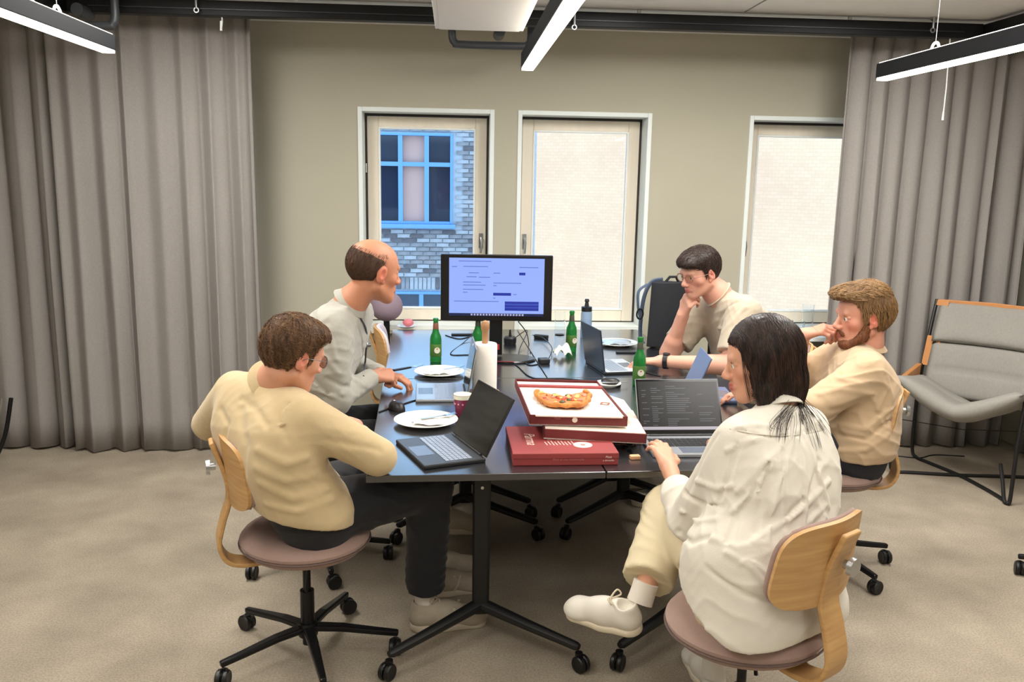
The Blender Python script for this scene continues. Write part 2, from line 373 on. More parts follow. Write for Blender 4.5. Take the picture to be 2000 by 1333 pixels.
for lo, hi in (((X0, FY+.05, -4), (bx1, FY+.4, m0)), ((X0, FY+.05, m1), (bx1, FY+.4, v0)), ((X0, FY+.05, v1), (bx1, FY+.4, 2.75)),
               ((X0, FY+.05, m0), (l0, FY+.4, m1)), ((l1, FY+.05, m0), (bx1, FY+.4, m1)), ((X0, FY+.05, v0), (u0, FY+.4, v1)), ((u1, FY+.05, v0), (bx1, FY+.4, v1))): wallm.b2(lo, hi)
hb(wallm).build('wall_core', m_mortar, house)
BL, BH, MJ = .205, .058, .016
bmesh_ = {}
def brick_obj(c, vert, k):
    key = (vert, k % 3)
    if key not in bmesh_:
        sx, sz = (BH, BL) if vert else (BL, BH)
        me = bpy.data.meshes.new('brick'); mb = MB().box((0, 0, 0), (sx, .06, sz)); me.from_pydata(mb.v, [], mb.f); me.materials.append((m_brick, m_brick2, m_brick3)[key[1]]); bmesh_[key] = me
    o = bpy.data.objects.new('brick', bmesh_[key]); C.objects.link(o); o.parent = house; o.location = Vector(c)-HO; return o
rest = MB(); nb = 0; rz_ = random.Random(4); cand = []
row = 0; z = -1.4
sold = (fz(566), fz(524))
while z < 2.68:
    off = (BL+MJ)/2 if row % 2 else 0; x = X0+off
    while x+BL < bx1:
        cx, cz = x+BL/2, z+BH/2
        inwin = (u0-.02 < cx+BL/2 and cx-BL/2 < u1+.02 and v0-.06 < cz < v1+.03) or (l0-.02 < cx+BL/2 and cx-BL/2 < l1+.02 and m0-.06 < cz < m1+.03)
        insold = sold[0]-.04 < cz < sold[0]+BL+.04
        if not inwin and not insold: cand.append((cx, cz, False))
        x += BL+MJ
    z += BH+MJ; row += 1
x = X0
while x < bx1:
    cand.append((x, sold[0]+BL/2, True)); x += BH+MJ
vis = [c for c in cand if fx(738) < c[0] < fx(930) and fz(640) < c[1] < fz(245)]
oth = [c for c in cand if c not in set(vis)]
vis2 = vis[:290]; oth += vis[290:]
for cx, cz, vert in vis2:
    k = rz_.choice((0, 0, 0, 1, 1, 2)); brick_obj((cx, FY+.05-.02*rz_.random(), cz), vert, k)
for cx, cz, vert in oth:
    sx, sz = (BH, BL) if vert else (BL, BH); rest.box((cx, FY+.05-.02*rz_.random(), cz), (sx, .06, sz))
o = hb(rest).build('brickwork', m_brick, house); o['kind'] = 'stuff'
m_panerefl = mat('pink_pane_reflection', (222, 170, 150), .9)  # pinkish reflection put into the colour of the middle panes
def bwin(x0, x1, z0, z1, cols, rows, name):
    o = Vector(((x0+x1)/2, FY, z0)); t = ring(MB(), x0, x1, z0, z1, FY-.03, FY+.12, .045).xf(None, -HO).build(name, m_bframe, house, bevel=.008)
    W_ = x1-x0; 
    for c in cols[1:-1]: MB().box((x0+W_*c-HO.x, FY+.03-HO.y, (z0+z1)/2-HO.z), (.075, .1, z1-z0-.05)).build('mullion', m_bframe, t)
    for r in rows[1:-1]: MB().box(((x0+x1)/2-HO.x, FY+.03-HO.y, z0+(z1-z0)*r-HO.z), (W_-.05, .09, .07)).build('transom', m_bframe, t)
    for i in range(len(cols)-1):
        for j in range(len(rows)-1):
            a0, a1 = x0+W_*cols[i], x0+W_*cols[i+1]; b0, b1 = z0+(z1-z0)*rows[j], z0+(z1-z0)*rows[j+1]
            MB().b2(Vector((a0, FY+.1, b0))-HO, Vector((a1, FY+.12, b1))-HO).build('pane', m_panerefl if (i == len(cols)-3+0 and len(rows) > 2 and i == 1) else m_bglass, t)
    return t
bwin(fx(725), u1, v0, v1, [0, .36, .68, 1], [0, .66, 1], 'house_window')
bwin(l0, l1, m0, m1, [0, .24, .42, .60, .78, 1], [0, 1], 'house_window')
MB().b2(Vector((fx(722), FY-.12, v0-.07))-HO, Vector((u1+.05, FY+.1, v0))-HO).build('house_sill', m_bframe, house, bevel=.01)
# sunlit wall: turned towards the left so the sun catches it
m_render = mat('sunlit_brick_wall', (228, 194, 158), .9, vary=.12, vscale=.8, col2=(220, 180, 148), detail=6)
def brickbump(m):
    nt = m.node_tree; N = nt.nodes; L = nt.links; b = N['Principled BSDF']
    tc = N.new('ShaderNodeTexCoord'); mp = N.new('ShaderNodeMapping'); mp.inputs['Rotation'].default_value = (PI/2, 0, 0); L.new(tc.outputs['Object'], mp.inputs[0])
    bt = N.new('ShaderNodeTexBrick'); bt.inputs['Scale'].default_value = 5.5; bt.inputs['Mortar Size'].default_value = .02; bt.inputs['Color1'].default_value = (1, 1, 1, 1); bt.inputs['Color2'].default_value = (.93, .92, .90, 1); bt.inputs['Mortar'].default_value = (.88, .88, .88, 1)
    L.new(mp.outputs[0], bt.inputs[0]); mx = N.new('ShaderNodeMix'); mx.data_type = 'RGBA'; mx.blend_type = 'MULTIPLY'; mx.inputs['Factor'].default_value = 1
    src = b.inputs['Base Color'].links[0].from_socket; L.new(src, mx.inputs['A']); L.new(bt.outputs['Color'], mx.inputs['B']); L.new(mx.outputs['Result'], b.inputs['Base Color'])
brickbump(m_render)
ang = math.radians(-32); p = at(1046, 400, 13.2)
o = MB().b2((0, 0, -6), (11, .4, 2.95)).build('house_wall', m_render, loc=(p.x, 13.2, 0), rz=ang)
tag(o, 'sunlit pale brick house wall outside the windows', 'building')
struct(MB().b2((-25, 6.3, -6.2), (30, 40, -6)).build('ground', mat('yard_grey', (150, 145, 138), .95)))
# ---------------------------------------------------------------- tables
m_top = mat('black_laminate', (30, 31, 36), .24, spec=1.0, coat=1.0)
m_top.node_tree.nodes['Principled BSDF'].inputs['Coat Roughness'].default_value = .22
m_edge = mat('table_edge', (16, 16, 18), .5)
m_leg = mat('table_leg_black', (15, 15, 16), .5)
m_rubber = mat('caster_black', (14, 14, 15), .4)
TZ = .73
TO = Vector((-.285, 2.75, 0)); TR = -math.radians(-2.2)
def castor(name, parent, p, r=.028, stem=.05, ang=0):
    p = Vector(p); R_ = Matrix.Rotation(ang, 3, 'Z')
    o = MB(); o.cyl((0, 0, r), (0, 0, r+stem), .006, n=8); o.lathe([(.004, 0), (.014, 0), (.014, .012), (.004, .012)], (0, 0, r+stem-.016), 12)
    hood = [(r*.75*math.cos(a), r*1.02*math.sin(a)) for a in np.linspace(.1, PI-.1, 8)]
    for s in (-1, 1):
        pr = [(0, .001), (r*.55, .001), (r*.9, .003), (r, .007), (r, .017), (r*.88, .021), (r*.5, .018), (0, .019)]
        w_ = MB().lathe([(max(a, .0005), b*s) for a, b in pr], (0, 0, 0), 20, Matrix.Rotation(PI/2, 3, 'Y'))
        w_.xf(None, (0, -.012, r)); w_.xf(R_, p)
        if s < 0: w1 = w_
        else: w2 = w_
    o.b2((-.006, -.03, r*.6), (.006, .012, r*1.75)); o.xf(R_, p)
    c_ = o.build(name, m_rubber, parent, smooth=True)
    w1.build('wheel', m_rubber, c_, smooth=True); w2.build('wheel', m_rubber, c_, smooth=True)
    return c_
def table(i, j, label):
    R_ = Matrix.Rotation(TR, 3, 'Z'); base = TO+R_ @ Vector((i*.805, j*1.405, 0))
    t = thing('meeting_table', label, 'table', base, TR, 'black folding tables pushed together')
    MB().b2((0, 0, TZ-.024), (.8, 1.4, TZ)).build('tabletop', m_top, t, bevel=.002)
    for ly in (.25, 1.38):
        lg = MB().ribbon([(.4, ly, .10), (.4, ly, .40), (.4, ly, TZ-.06)], (1, 0, 0), [.062, .062, .066], .05).build('table_leg', m_leg, t, bevel=.012, bseg=3)
        MB().b2((.34, ly-.06, TZ-.085), (.46, ly+.06, TZ-.024)).build('top_bracket', m_leg, t, bevel=.004)
        MB().cyl((.4, ly-.024, .60), (.4, ly-.030, .60), .006, n=10).build('screw', m_chrome, lg, smooth=True)
        for s in (-1, 1):
            e = Vector((.4+s*.33, ly-.25, .088)); m_ = Vector((.4+s*.16, ly-.125, .112))
            f = MB().tube([(.4, ly, .135), m_, e-Vector((s*.01, -.008, 0)), e], [.026, .021, .017, .012], 10, .9)
            f.build('table_foot', m_leg, t, smooth=True)
            castor('castor', t, (e.x, e.y, 0), .03, .042, s*.6)
    MB().b2((.37, .25, TZ-.075), (.43, 1.38, TZ-.035)).build('stretcher_beam', m_leg, t)
    return t
table(0, 0, 'black meeting table carrying the nearest black laptop and the pizza boxes')
table(1, 0, 'black meeting table in front of the woman in the white blouse')
table(0, 1, 'black meeting table carrying the monitor, nearest the left window')
table(1, 1, 'black meeting table where the man in the t-shirt leans, by the window')

# ---------------------------------------------------------------- swivel chairs
m_oak = mat('oak_plywood', (206, 164, 108), .45, vary=.14, vscale=5, col2=(186, 143, 90), stretch=(1.2, 1.2, 16), detail=4)
m_ply = mat('plywood_edge', (222, 190, 140), .55)
m_pad = mat('mauve_fabric', (158, 132, 122), .85, spec=.2, vary=.05, vscale=60, bump=.15, bscale=500, sheen=.2)
m_pipe2 = mat('mauve_piping', (104, 84, 78), .8)
m_alu = mat('black_aluminium', (30, 30, 32), .28, metal=.5)
def swivel_chair(loc, rz, label, rbase=.3, rot=0, pad=None, H=.46):
    t = thing('swivel_chair', label, 'office chair', (loc[0], loc[1], 0), rz, 'swivel chairs with oak backs')
    pad = pad or m_pad
    # round cushion seat, a touch wider than deep
    pr = [(.001, -.055), (.15, -.05), (.2, -.038), (.213, -.02)]
    MB().lathe(pr+[(.213, -.014), (.001, -.012)], (0, 0, H), 48, None, 1.06, 1.0).build('seat_shell', pad, t, smooth=True)
    MB().lathe([(.001, -.016), (.212, -.016), (.222, -.006), (.223, .004), (.212, .018), (.18, .029), (.11, .032), (.001, .028)], (0, 0, H), 48, None, 1.06, 1.0).build('seat_cushion', pad, t, smooth=True)
    MB().tube([(.2235*1.06*math.cos(a), .2235*math.sin(a), H-.012) for a in np.linspace(0, 2*PI, 64, endpoint=False)], .0035, 6, closed=True).build('seat_piping', m_pipe2, t, smooth=True)
    # bent plywood bar
    pts = bez([(0, .05, H-.064), (0, -.1, H-.066), (0, -.2, H-.07), (0, -.262, H-.05), (0, -.288, H+.01), (0, -.272, H+.09), (0, -.25, H+.17), (0, -.262, H+.26), (0, -.3, H+.37)], 6)
    n_ = len(pts); wd = [.07+.02*math.sin(PI*min(1, i/n_)) for i in range(n_)]
    MB().ribbon(pts, (1, 0, 0), wd, .015).build('back_bar', m_oak, t, bevel=.004, smooth=True)
    # back panel: curved round the sitter, trapezoid with rounded corners
    def panel_fn(off, sx, sz):
        def fn(u, v):
            a = (u-.5)*2; b = (v-.5)*2; ex = 4.0
            # superellipse mapping keeps the corners round
            m_ = max(abs(a), abs(b)); 
            if m_ > 1e-6:
                q = (abs(a)**ex+abs(b)**ex)**(1/ex); k = m_/q
            else: k = 1
            a *= k; b *= k
            x = a*sx*(1-.06*b); z = b*sz
            y = -.272+1.5*x*x-.0*z-.14*(z)*0 + off - .10*(z+.0)
            return (x, y, H+.275+z)
        return fn
    MB().sheet(panel_fn(.01, .188, .117), 24, 14, .013).build('back_panel', m_oak, t, smooth=True, auto=50)
    def padfn(u, v):
        x, y, z = panel_fn(.024, .182, .111)(u, v); e = min(u, 1-u, v, 1-v); return (x, y+.020*min(1, e*6)**.5, z)
    MB().sheet(padfn, 24, 14, .014).build('back_pad', pad, t, smooth=True, auto=180)
    kn = MB(); kn.cyl((0, -.287, H+.28), (0, -.305, H+.28), .012).cyl((0, -.305, H+.28), (0, -.318, H+.28), .026, .024, 20); kn.build('back_knob', m_chrome, t, smooth=True)
    # mechanism, gas lift
    MB().b2((-.07, -.1, H-.085), (.07, .09, H-.058)).build('seat_plate', m_black, t, bevel=.006)
    MB().cyl((0, 0, .23), (0, 0, H-.08), .014).cyl((0, 0, .09), (0, 0, .25), .025, .025, 20).cyl((0, 0, .045), (0, 0, .09), .02).build('gas_column', m_alu, t, smooth=True)
    MB().tube([(.0, .02, H-.075), (.05, .0, H-.1), (.055, -.01, H-.19)], .006, 8).build('height_lever', m_black, t, smooth=True)
    MB().lathe([(.001, .075), (.034, .078), (.038, .1), (.032, .128), (.001, .13)], (0, 0, 0), 24).build('base_hub', m_alu, t, smooth=True)
    for k in range(5):
        a = rot+2*PI*k/5; d = Vector((math.cos(a), math.sin(a), 0))
        f = MB().ribbon([d*.02+Vector((0, 0, .108)), d*.12+Vector((0, 0, .104)), d*.24+Vector((0, 0, .088)), d*(rbase+.012)+Vector((0, 0, .078))], d.cross(Vector((0, 0, 1))), [.042, .036, .028, .022], .022)
        f.build('base_arm', m_alu, t, bevel=.006, bseg=2)
        castor('castor', t, d*rbase, .03, .03, a+.8*k)
    return t
swivel_chair((-.515, 2.915), math.radians(-72), 'oak and mauve swivel chair under the man in the cream sweater', .31, math.radians(72))
swivel_chair((.845, 2.27), math.radians(34), 'oak and mauve swivel chair under the woman in the white blouse', .31, math.radians(20))
swivel_chair((1.66, 3.60), math.radians(78), 'oak and mauve swivel chair under the bearded man', .31, math.radians(-75))
swivel_chair((-.60, 3.72), math.radians(-75), 'oak and mauve swivel chair under the balding man', .31, math.radians(75))
swivel_chair((-.19, 5.0), math.radians(-84), 'empty oak swivel chair with a pale pad, between the balding man and the window', .3, .3, mat('pale_mauve_fabric', (214, 206, 216), .85))
swivel_chair((1.66, 4.55), math.radians(85), 'swivel chair under the man in the grey t-shirt', .3, 1.0)
# stray chair base at the right edge: castor tips of a chair outside the picture
swivel_chair((2.80, 3.33), math.radians(60), 'swivel chair at the right edge, only its castor in the picture', .31, math.radians(162))

# ---------------------------------------------------------------- lounge chair
m_rod = mat('black_rod', (18, 18, 18), .45)
m_leather = mat('tan_leather', (196, 134, 78), .5, vary=.12, vscale=9)
m_loungef = mat('grey_lounge_fabric', (150, 147, 140), .9, vary=.10, vscale=120, stretch=(1, 1, .3), bump=.3, bscale=380)
lt = thing('lounge_chair', 'grey cushioned lounge chair with black rod frame and tan leather slings', 'lounge chair', (2.85, 4.60, 0), math.radians(-44))
def arc(*p): return bez(p, 6)
hw = .33
fr = MB()
fr.tube(arc((-hw, -.02, .56), (-hw, -.01, .3), (-hw, 0, .06), (-hw+.03, .02, .012), (-hw+.1, .07, .01), (0, .22, .01), (hw-.1, .4, .01), (hw, .47, .012)), .0105, 10)
fr.build('frame_rod', m_rod, lt, smooth=True)
fr = MB().tube(arc((hw, -.02, .56), (hw-.005, -.06, .3), (hw-.0, -.10, .04), (hw-.01, -.11, .012), (hw-.03, -.09, .02), (hw-.06, 0.0, .08), (hw-.1, .1, .16)), .0105, 10)
fr.build('frame_rod', m_rod, lt, smooth=True)
fr = MB().tube(arc((-hw, .42, .60), (-hw, .42, .3), (-hw+.005, .42, .06), (-hw+.04, .40, .012), (-hw+.12, .35, .01), (0, .22, .01), (hw-.15, .06, .01), (hw-.04, -.06, .012)), .0105, 10)
fr.build('frame_rod', m_rod, lt, smooth=True)
fr = MB().tube(arc((hw, .42, .6), (hw, .44, .3), (hw, .47, .02)), .0105, 10); fr.build('frame_rod', m_rod, lt, smooth=True)
for s in (-1, 1):
    MB().tube(arc((s*hw, .40, .40), (s*hw*.98, .47, .66), (s*hw*.95, .58, 1.0)), .011, 10).build('back_post', m_rod, lt, smooth=True)
    MB().cyl((s*hw, -.02, .56), (s*hw, .44, .60), .0105).build('arm_rod', m_rod, lt, smooth=True)
    a_ = MB(); a_.b2((s*hw-.02, .0, .52), (s*hw-.012, .40, .60)) if 0 else a_.add([(s*(hw+.014), -.02, .575), (s*(hw+.014), .40, .615), (s*(hw+.02), .38, .49), (s*(hw+.02), .10, .485), (s*(hw-.014), -.02, .575), (s*(hw-.014), .40, .615), (s*(hw-.01), .38, .49), (s*(hw-.01), .10, .485)], [(0, 1, 2, 3), (7, 6, 5, 4), (0, 4, 5, 1), (1, 5, 6, 2), (2, 6, 7, 3), (3, 7, 4, 0)])
    ar = a_.build('arm_sling', m_leather, lt, bevel=.004)
    for yy in (.03, .18, .34): MB().cyl((s*(hw+.02), yy, .565+yy*.08), (s*(hw+.012), yy, .565+yy*.08), .008, n=10).build('rivet', m_rod, ar, smooth=True)
    for z0, z1 in ((.60, .78), (.965, 1.0)):
        def bp(z): 
            tt = (z-.4)/.6; return Vector((s*hw*(1-.05*tt), .40+.18*tt**1.2, z))
        MB().ribbon([bp(z0), bp((z0+z1)/2), bp(z1)], (.98*s, .2, 0), .085, .006).xf(None, (-s*.035, -.012, 0)).build('back_sling', m_leather, lt, bevel=.002)
MB().ribbon([(-hw*.9, .575, .985), (0, .60, .99), (hw*.9, .575, .985)], (0, .05, 1), .035, .012).build('head_sling', m_leather, lt, bevel=.003)
MB().tube([(-hw, .0, .34), (0, .18, .30), (hw, .42, .30)], .003, 6).build('tension_wire', m_rod, lt, smooth=True)
def cushion(name, fn, th, nu=26, nv=16, seams=()):
    def f2(side):
        def g(u, v):
            p = Vector(fn(u, v)); e = 1e-3
            a = Vector(fn(min(u+e, 1), v))-Vector(fn(max(u-e, 0), v)); b = Vector(fn(u, min(v+e, 1)))-Vector(fn(u, max(v-e, 0)))
            n_ = a.cross(b).normalized(); k = (max(0, 1-abs(2*u-1)**5)*max(0, 1-abs(2*v-1)**5))**.5
            for s_ in seams: k *= 1-.35*math.exp(-((v-s_)/.05)**2)
            k *= 1-.1*abs(math.sin(u*9+v*3))
            return p+n_*(side*th*.5*k)
        return g
    mb = MB(); mb.sheet(f2(1), nu, nv); mb.sheet(f2(-1), nu, nv)
    o = mb.build(name, m_loungef, lt, smooth=True, auto=180)
    bm = bmesh.new(); bm.from_mesh(o.data); bmesh.ops.remove_doubles(bm, verts=bm.verts, dist=1e-5); bmesh.ops.recalc_face_normals(bm, faces=bm.faces); bm.to_mesh(o.data); bm.free()
    return o
cushion('seat_cushion', lambda u, v: ((u-.5)*.66, -.10+.50*v, .42+.42*(abs(u-.5)*1.0)**1.35-.04*v+.035*(1-v)**2), .115, seams=(.55,))
cushion('back_cushion', lambda u, v: ((u-.5)*.60*(1-.05*v), .37+.10*v+.05*(1-(2*u-1)**2), .42+.33*v), .07, seams=(.5,))
cushion('head_cushion', lambda u, v: ((u-.5)*.58, .45+.12*v+.05*(1-(2*u-1)**2), .755+.235*v), .07)

# ---------------------------------------------------------------- things on the table
def LT_mats():
    pass
m_lapblack = mat('laptop_black', (30, 31, 33), .45)
m_lapdeck = mat('laptop_deck_grey', (62, 66, 72), .38, spec=.7)
m_lapsilver = mat('laptop_silver', (176, 180, 186), .35, metal=.6)
m_lapblue = mat('laptop_blue_grey', (112, 130, 168), .4, metal=.3)
m_keyl = mat('key_grey', (150, 160, 176), .35, spec=.8)
m_keyd = mat('key_black', (20, 20, 22), .5)
def screen_mat(name, base, e): return mat(name, (8, 8, 10), .25, emit=base, estr=e*1.05)
m_dark = screen_mat('screen_dark', (14, 14, 17), .6)
m_off = mat('screen_off', (12, 13, 15), .12)
def laptop(name, label, loc, rz, lid, W_, D_, body, deck, key, screen, lidcol=None, cat='laptop'):
    """origin = middle of hinge; deck runs to -Y (user side); lid = opening angle in degrees"""
    t = thing(name, label, cat, loc, rz)
    MB().b2((-W_/2, -D_, 0), (W_/2, 0, .014)).build('laptop_base', body, t, bevel=.004)
    MB().b2((-W_/2+.003, -D_+.003, .0138), (W_/2-.003, -.012, .0146)).build('keyboard_deck', deck, t)
    k = MB(); rows = 6; kx0 = -W_/2+.018; kw = (W_-.036)/14
    for r in range(rows):
        for c_ in range(14):
            if r == 0 and 3 < c_ < 9:
                if c_ == 4: k.b2((kx0+kw*4+.001, -D_*.62, .0146), (kx0+kw*9-.001, -D_*.62+.0135, .0165))
                continue
            y = -D_*.62+r*.0165; k.b2((kx0+kw*c_+.001, y, .0146), (kx0+kw*(c_+1)-.0015, y+.0135, .0165))
    o = k.build('keyboard', key, t); o['kind'] = 'stuff'
    MB().b2((-.055, -D_+.012, .0146), (.055, -D_*.66, .0151)).build('touchpad', mat('touchpad', (96, 104, 118), .25), t)
    a = math.radians(lid); R_ = Matrix.Rotation(PI-a, 3, 'X') if 0 else Matrix.Rotation(-(a-0), 3, 'X')
    # lid plate: starts lying on the deck (towards -Y), swung up by the opening angle
    l = MB().b2((-W_/2, -D_, 0), (W_/2, 0, .006)); l.xf(R_, (0, -.002, .017)); lo = l.build('laptop_lid', lidcol or body, t, bevel=.0025)
    def onlid(mb): return mb.xf(R_, (0, -.002, .017))
    onlid(MB().b2((-W_/2+.002, -D_+.002, -.0012), (W_/2-.002, -.004, .0004))).build('screen_bezel', m_off, lo)
    sc_ = onlid(MB().b2((-W_/2+.008, -D_+.012, -.0018), (W_/2-.008, -.018, -.0008))).build('laptop_screen', screen, lo)
    MB().cyl((-W_/2+.04, -.002, .014), (W_/2-.04, -.002, .014), .006, n=10).build('laptop_hinge', m_lapblack, t, smooth=True)
    return t, lo, onlid, sc_
# 1: black laptop nearest, hinge from px (945,893) to (880,845)
hN, hF = on(952, 898, TZ+.014), on(882, 845, TZ+.014)
def lap_at(hN, hF): 
    c = (hN+hF)/2; d = (hF-hN); return c, math.atan2(d.y, d.x)
c_, a_ = lap_at(hN, hF)
laptop('laptop', 'open black laptop with pale keys, in front of the man in the cream sweater', (c_.x, c_.y, TZ), a_+PI, 118, .325, .225, m_lapblack, m_lapdeck, m_keyl, m_off)
# 2: grey laptop in front of the balding man, seen along the keyboard
laptop('laptop', 'open silver laptop beside the balding man, between the two plates', (.055, 3.86, TZ), math.radians(-88), 100, .31, .225, m_lapsilver, mat('laptop_deck_blue', (150, 168, 196), .3, spec=.8), m_keyl, m_off)
# 3: woman's laptop
tW, lW, fW, sW = laptop('laptop', 'open laptop with a dark text screen, in front of the woman', (.872, 3.155, TZ), math.radians(1.0), 121, .33, .225, m_lapsilver, m_lapsilver, m_keyd, m_dark)
m_tx = screen_mat('screen_text_grey', (92, 92, 96), .7); m_dock = screen_mat('screen_dock', (176, 168, 176), .9)
rnd = random.Random(2); tx = MB()
for r in range(20):
    y = -.195+r*.0082
    for x0, x1, pr in ((-.145, -.115, .5), (-.108, -.06, .8), (-.05, .06, .85), (.075, .14, .25)):
        if rnd.random() < pr: tx.b2((x0, y, -.0024), (x0+(x1-x0)*rnd.uniform(.3, 1), y+.0032, -.0018))
o = fW(tx).build('screen_text', m_tx, lW); o['kind'] = 'stuff'
fW(MB().b2((-.15, -.032, -.0024), (.15, -.020, -.0018))).build('screen_dock', m_dock, lW)
# 4: slim dark laptop in front of the man in the t-shirt, lid back towards us
laptop('laptop', 'dark laptop seen from behind, its lid leaning beside the crumpled napkin', (.735, 4.40, TZ), math.radians(100), 98, .31, .215, m_lapblack, mat('deck_pale', (196, 204, 212), .4), m_keyl, m_off, mat('lid_dark_blue', (44, 50, 62), .4))
# 5: blue-grey laptop lid beside the woman's head
laptop('laptop', 'blue-grey laptop seen from behind, beside the woman\'s face', (1.075, 3.83, TZ), math.radians(84), 68, .27, .20, m_lapblue, m_lapblue, m_keyd, m_off, m_lapblue)

# monitor
m_bezel = mat('monitor_black', (12, 12, 14), .3)
mt = thing('monitor', 'black monitor on a stand showing a pale blue web page', 'monitor', (.235, 4.72, TZ), math.radians(-2))
mon_w, mon_h = .60, .36
tl = at(862, 497, 4.62); br = at(1078, 628, 4.62); mon_w = br.x-tl.x; mon_h = tl.z-br.z; cz = (tl.z+br.z)/2-TZ; cx = (tl.x+br.x)/2-.235; yy = -.10
MB().b2((cx-mon_w/2, yy, cz-mon_h/2), (cx+mon_w/2, yy+.035, cz+mon_h/2)).build('monitor_case', m_bezel, mt, bevel=.004)
def sx_(u): return cx-mon_w/2+mon_w*u
def sz_(v): return cz+mon_h/2-mon_h*v
m_scr = screen_mat('screen_pale_blue', (140, 164, 236), .95)
scn = MB().b2((sx_(.075), yy-.002, sz_(.885)), (sx_(.925), yy, sz_(.05))).build('monitor_screen', m_scr, mt)
MB().b2((sx_(.075), yy-.003, sz_(.885)), (sx_(.925), yy-.001, sz_(.925))).build('screen_taskbar', screen_mat('screen_navy', (30, 44, 92), .5), scn)
btn = screen_mat('screen_button', (34, 52, 158), .8); ln_ = screen_mat('screen_line', (104, 122, 200), .8); icn = screen_mat('screen_icon', (176, 178, 214), .8)
for u0_, u1_, v0_, v1_ in ((.70, .755, .26, .30), (.47, .63, .57, .612), (.575, .88, .70, .735), (.575, .88, .755, .785), (.575, .88, .80, .84)):
    MB().b2((sx_(u0_), yy-.0032, sz_(v1_)), (sx_(u1_), yy-.0018, sz_(v0_))).build('screen_button', btn, scn)
MB().b2((sx_(.575), yy-.0028, sz_(.84)), (sx_(.88), yy-.0016, sz_(.70))).build('screen_panel', screen_mat('screen_panel', (58, 82, 186), .8), scn)
l_ = MB(); ic = MB()
for u0_, u1_, v in ((.16, .45, .095), (.1, .145, .18), (.2, .42, .175), (.7, .87, .18), (.25, .34, .27), (.47, .53, .27), (.23, .32, .33), (.34, .44, .335), (.2, .36, .41), (.2, .4, .455), (.2, .38, .52), (.2, .24, .565), (.47, .72, .42), (.47, .50, .46), (.65, .68, .59), (.47, .49, .65), (.12, .52, .70)):
    l_.b2((sx_(u0_), yy-.003, sz_(v+.008)), (sx_(u1_), yy-.0019, sz_(v-.004)))
o = l_.build('screen_text', ln_, scn); o['kind'] = 'stuff'
for k in range(18):
    u = .27+k*.027; ic.b2((sx_(u), yy-.004, sz_(.918)), (sx_(u+.017), yy-.0028, sz_(.892)))
o = ic.build('screen_icons', icn, scn); o['kind'] = 'stuff'
MB().b2((cx-.035, yy+.03, .02), (cx+.035, yy+.055, cz)).build('monitor_stand', m_bezel, mt, bevel=.004)
MB().lathe([(.001, 0), (.155, 0), (.158, .006), (.15, .012), (.001, .014)], (cx+.06, yy+.0, 0), 40, None, 1, .72).build('monitor_foot', m_bezel, mt, smooth=True)
MB().b2((cx-.02, yy+.026, .05), (cx+.02, yy+.03, .08)).build('cable_clip', mat('clip_red', (170, 40, 44), .5), mt)
MB().tube([(cx-.03, yy-.105, .0125), (cx+.10, yy-.112, .0125)], .003, 6, .4).build('foot_stripe', mat('clip_red', (170, 40, 44), .5), mt)

# plates
m_plate = mat('white_porcelain', (236, 236, 230), .25, spec=.6)
m_napkin = mat('paper_napkin', (240, 236, 226), .9, vary=.04, vscale=30)
m_steel = mat('cutlery_steel', (200, 202, 205), .2, metal=1)
def plate(label, loc, R=.125, grp='dinner plates'):
    t = thing('plate', label, 'plate', loc, 0, grp)
    MB().lathe([(.001, .0), (R*.55, 0), (R*.6, .003), (R*.98, .017), (R, .019), (R*.99, .021), (R*.68, .0085), (R*.6, .006), (.001, .006)], (0, 0, 0), 56).build('plate_body', m_plate, t, smooth=True)
    return t
p1 = on(858, 724, TZ+.02); plate('white dinner plate with a crumpled napkin, behind the silver laptop', (p1.x, p1.y, TZ))
p2 = on(832, 818, TZ+.02); plate('white dinner plate with a folded napkin, left of the nearest black laptop', (p2.x, p2.y, TZ), .128)
p3 = on(1205, 668, TZ+.02); plate('plate with foil leftovers, near the window behind the dark laptop', (p3.x, p3.y, TZ), .125)
p4 = on(1188, 748, TZ+.02); plate('small white dish with cutlery behind the pizza boxes', (p4.x, p4.y, TZ), .062)
def crumple(name, label, cat, loc, sx, sy, sz, seed, m=m_napkin, flat=False, rz=0):
    rnd = random.Random(seed); ph = [(rnd.uniform(-9, 9), rnd.uniform(-9, 9), rnd.uniform(0, 6)) for _ in range(7)]
    def fn(u, v):
        a = (u-.5)*2; b = (v-.5)*2; z = sum(math.sin(px*a*.6+py*b*.6+q) for px, py, q in ph)/7
        z2 = abs(z)**.7
        edge = max(0, 1-max(abs(a), abs(b))**4)
        return (a*sx/2*(1+.12*math.sin(5*b+seed)), b*sy/2*(1+.12*math.sin(4*a+seed)), sz*(.12+(.55*z2+.35*edge) if not flat else .1+.5*z2))
    o = MB().sheet(fn, 22, 22, .0012).build(name, m, smooth=True, auto=40, loc=loc, rz=rz); tag(o, label, cat); return o
crumple('napkin', 'crumpled white napkin on the farther plate', 'napkin', (p1.x-.01, p1.y+.0, TZ+.009), .13, .11, .022, 3)
crumple('napkin', 'folded white napkin on the nearer plate', 'napkin', (p2.x+.02, p2.y, TZ+.009), .15, .12, .014, 8)
crumple('foil', 'crumpled foil wrapping on the plate near the window', 'foil', (p3.x, p3.y, TZ+.009), .17, .16, .03, 5, mat('foil_pale', (196, 208, 222), .35, metal=.4))
pn = on(1098, 698, TZ); crumple('napkin', 'crumpled paper napkin standing beside the dark laptop', 'napkin', (pn.x, pn.y, TZ+.002), .09, .09, .085, 12)
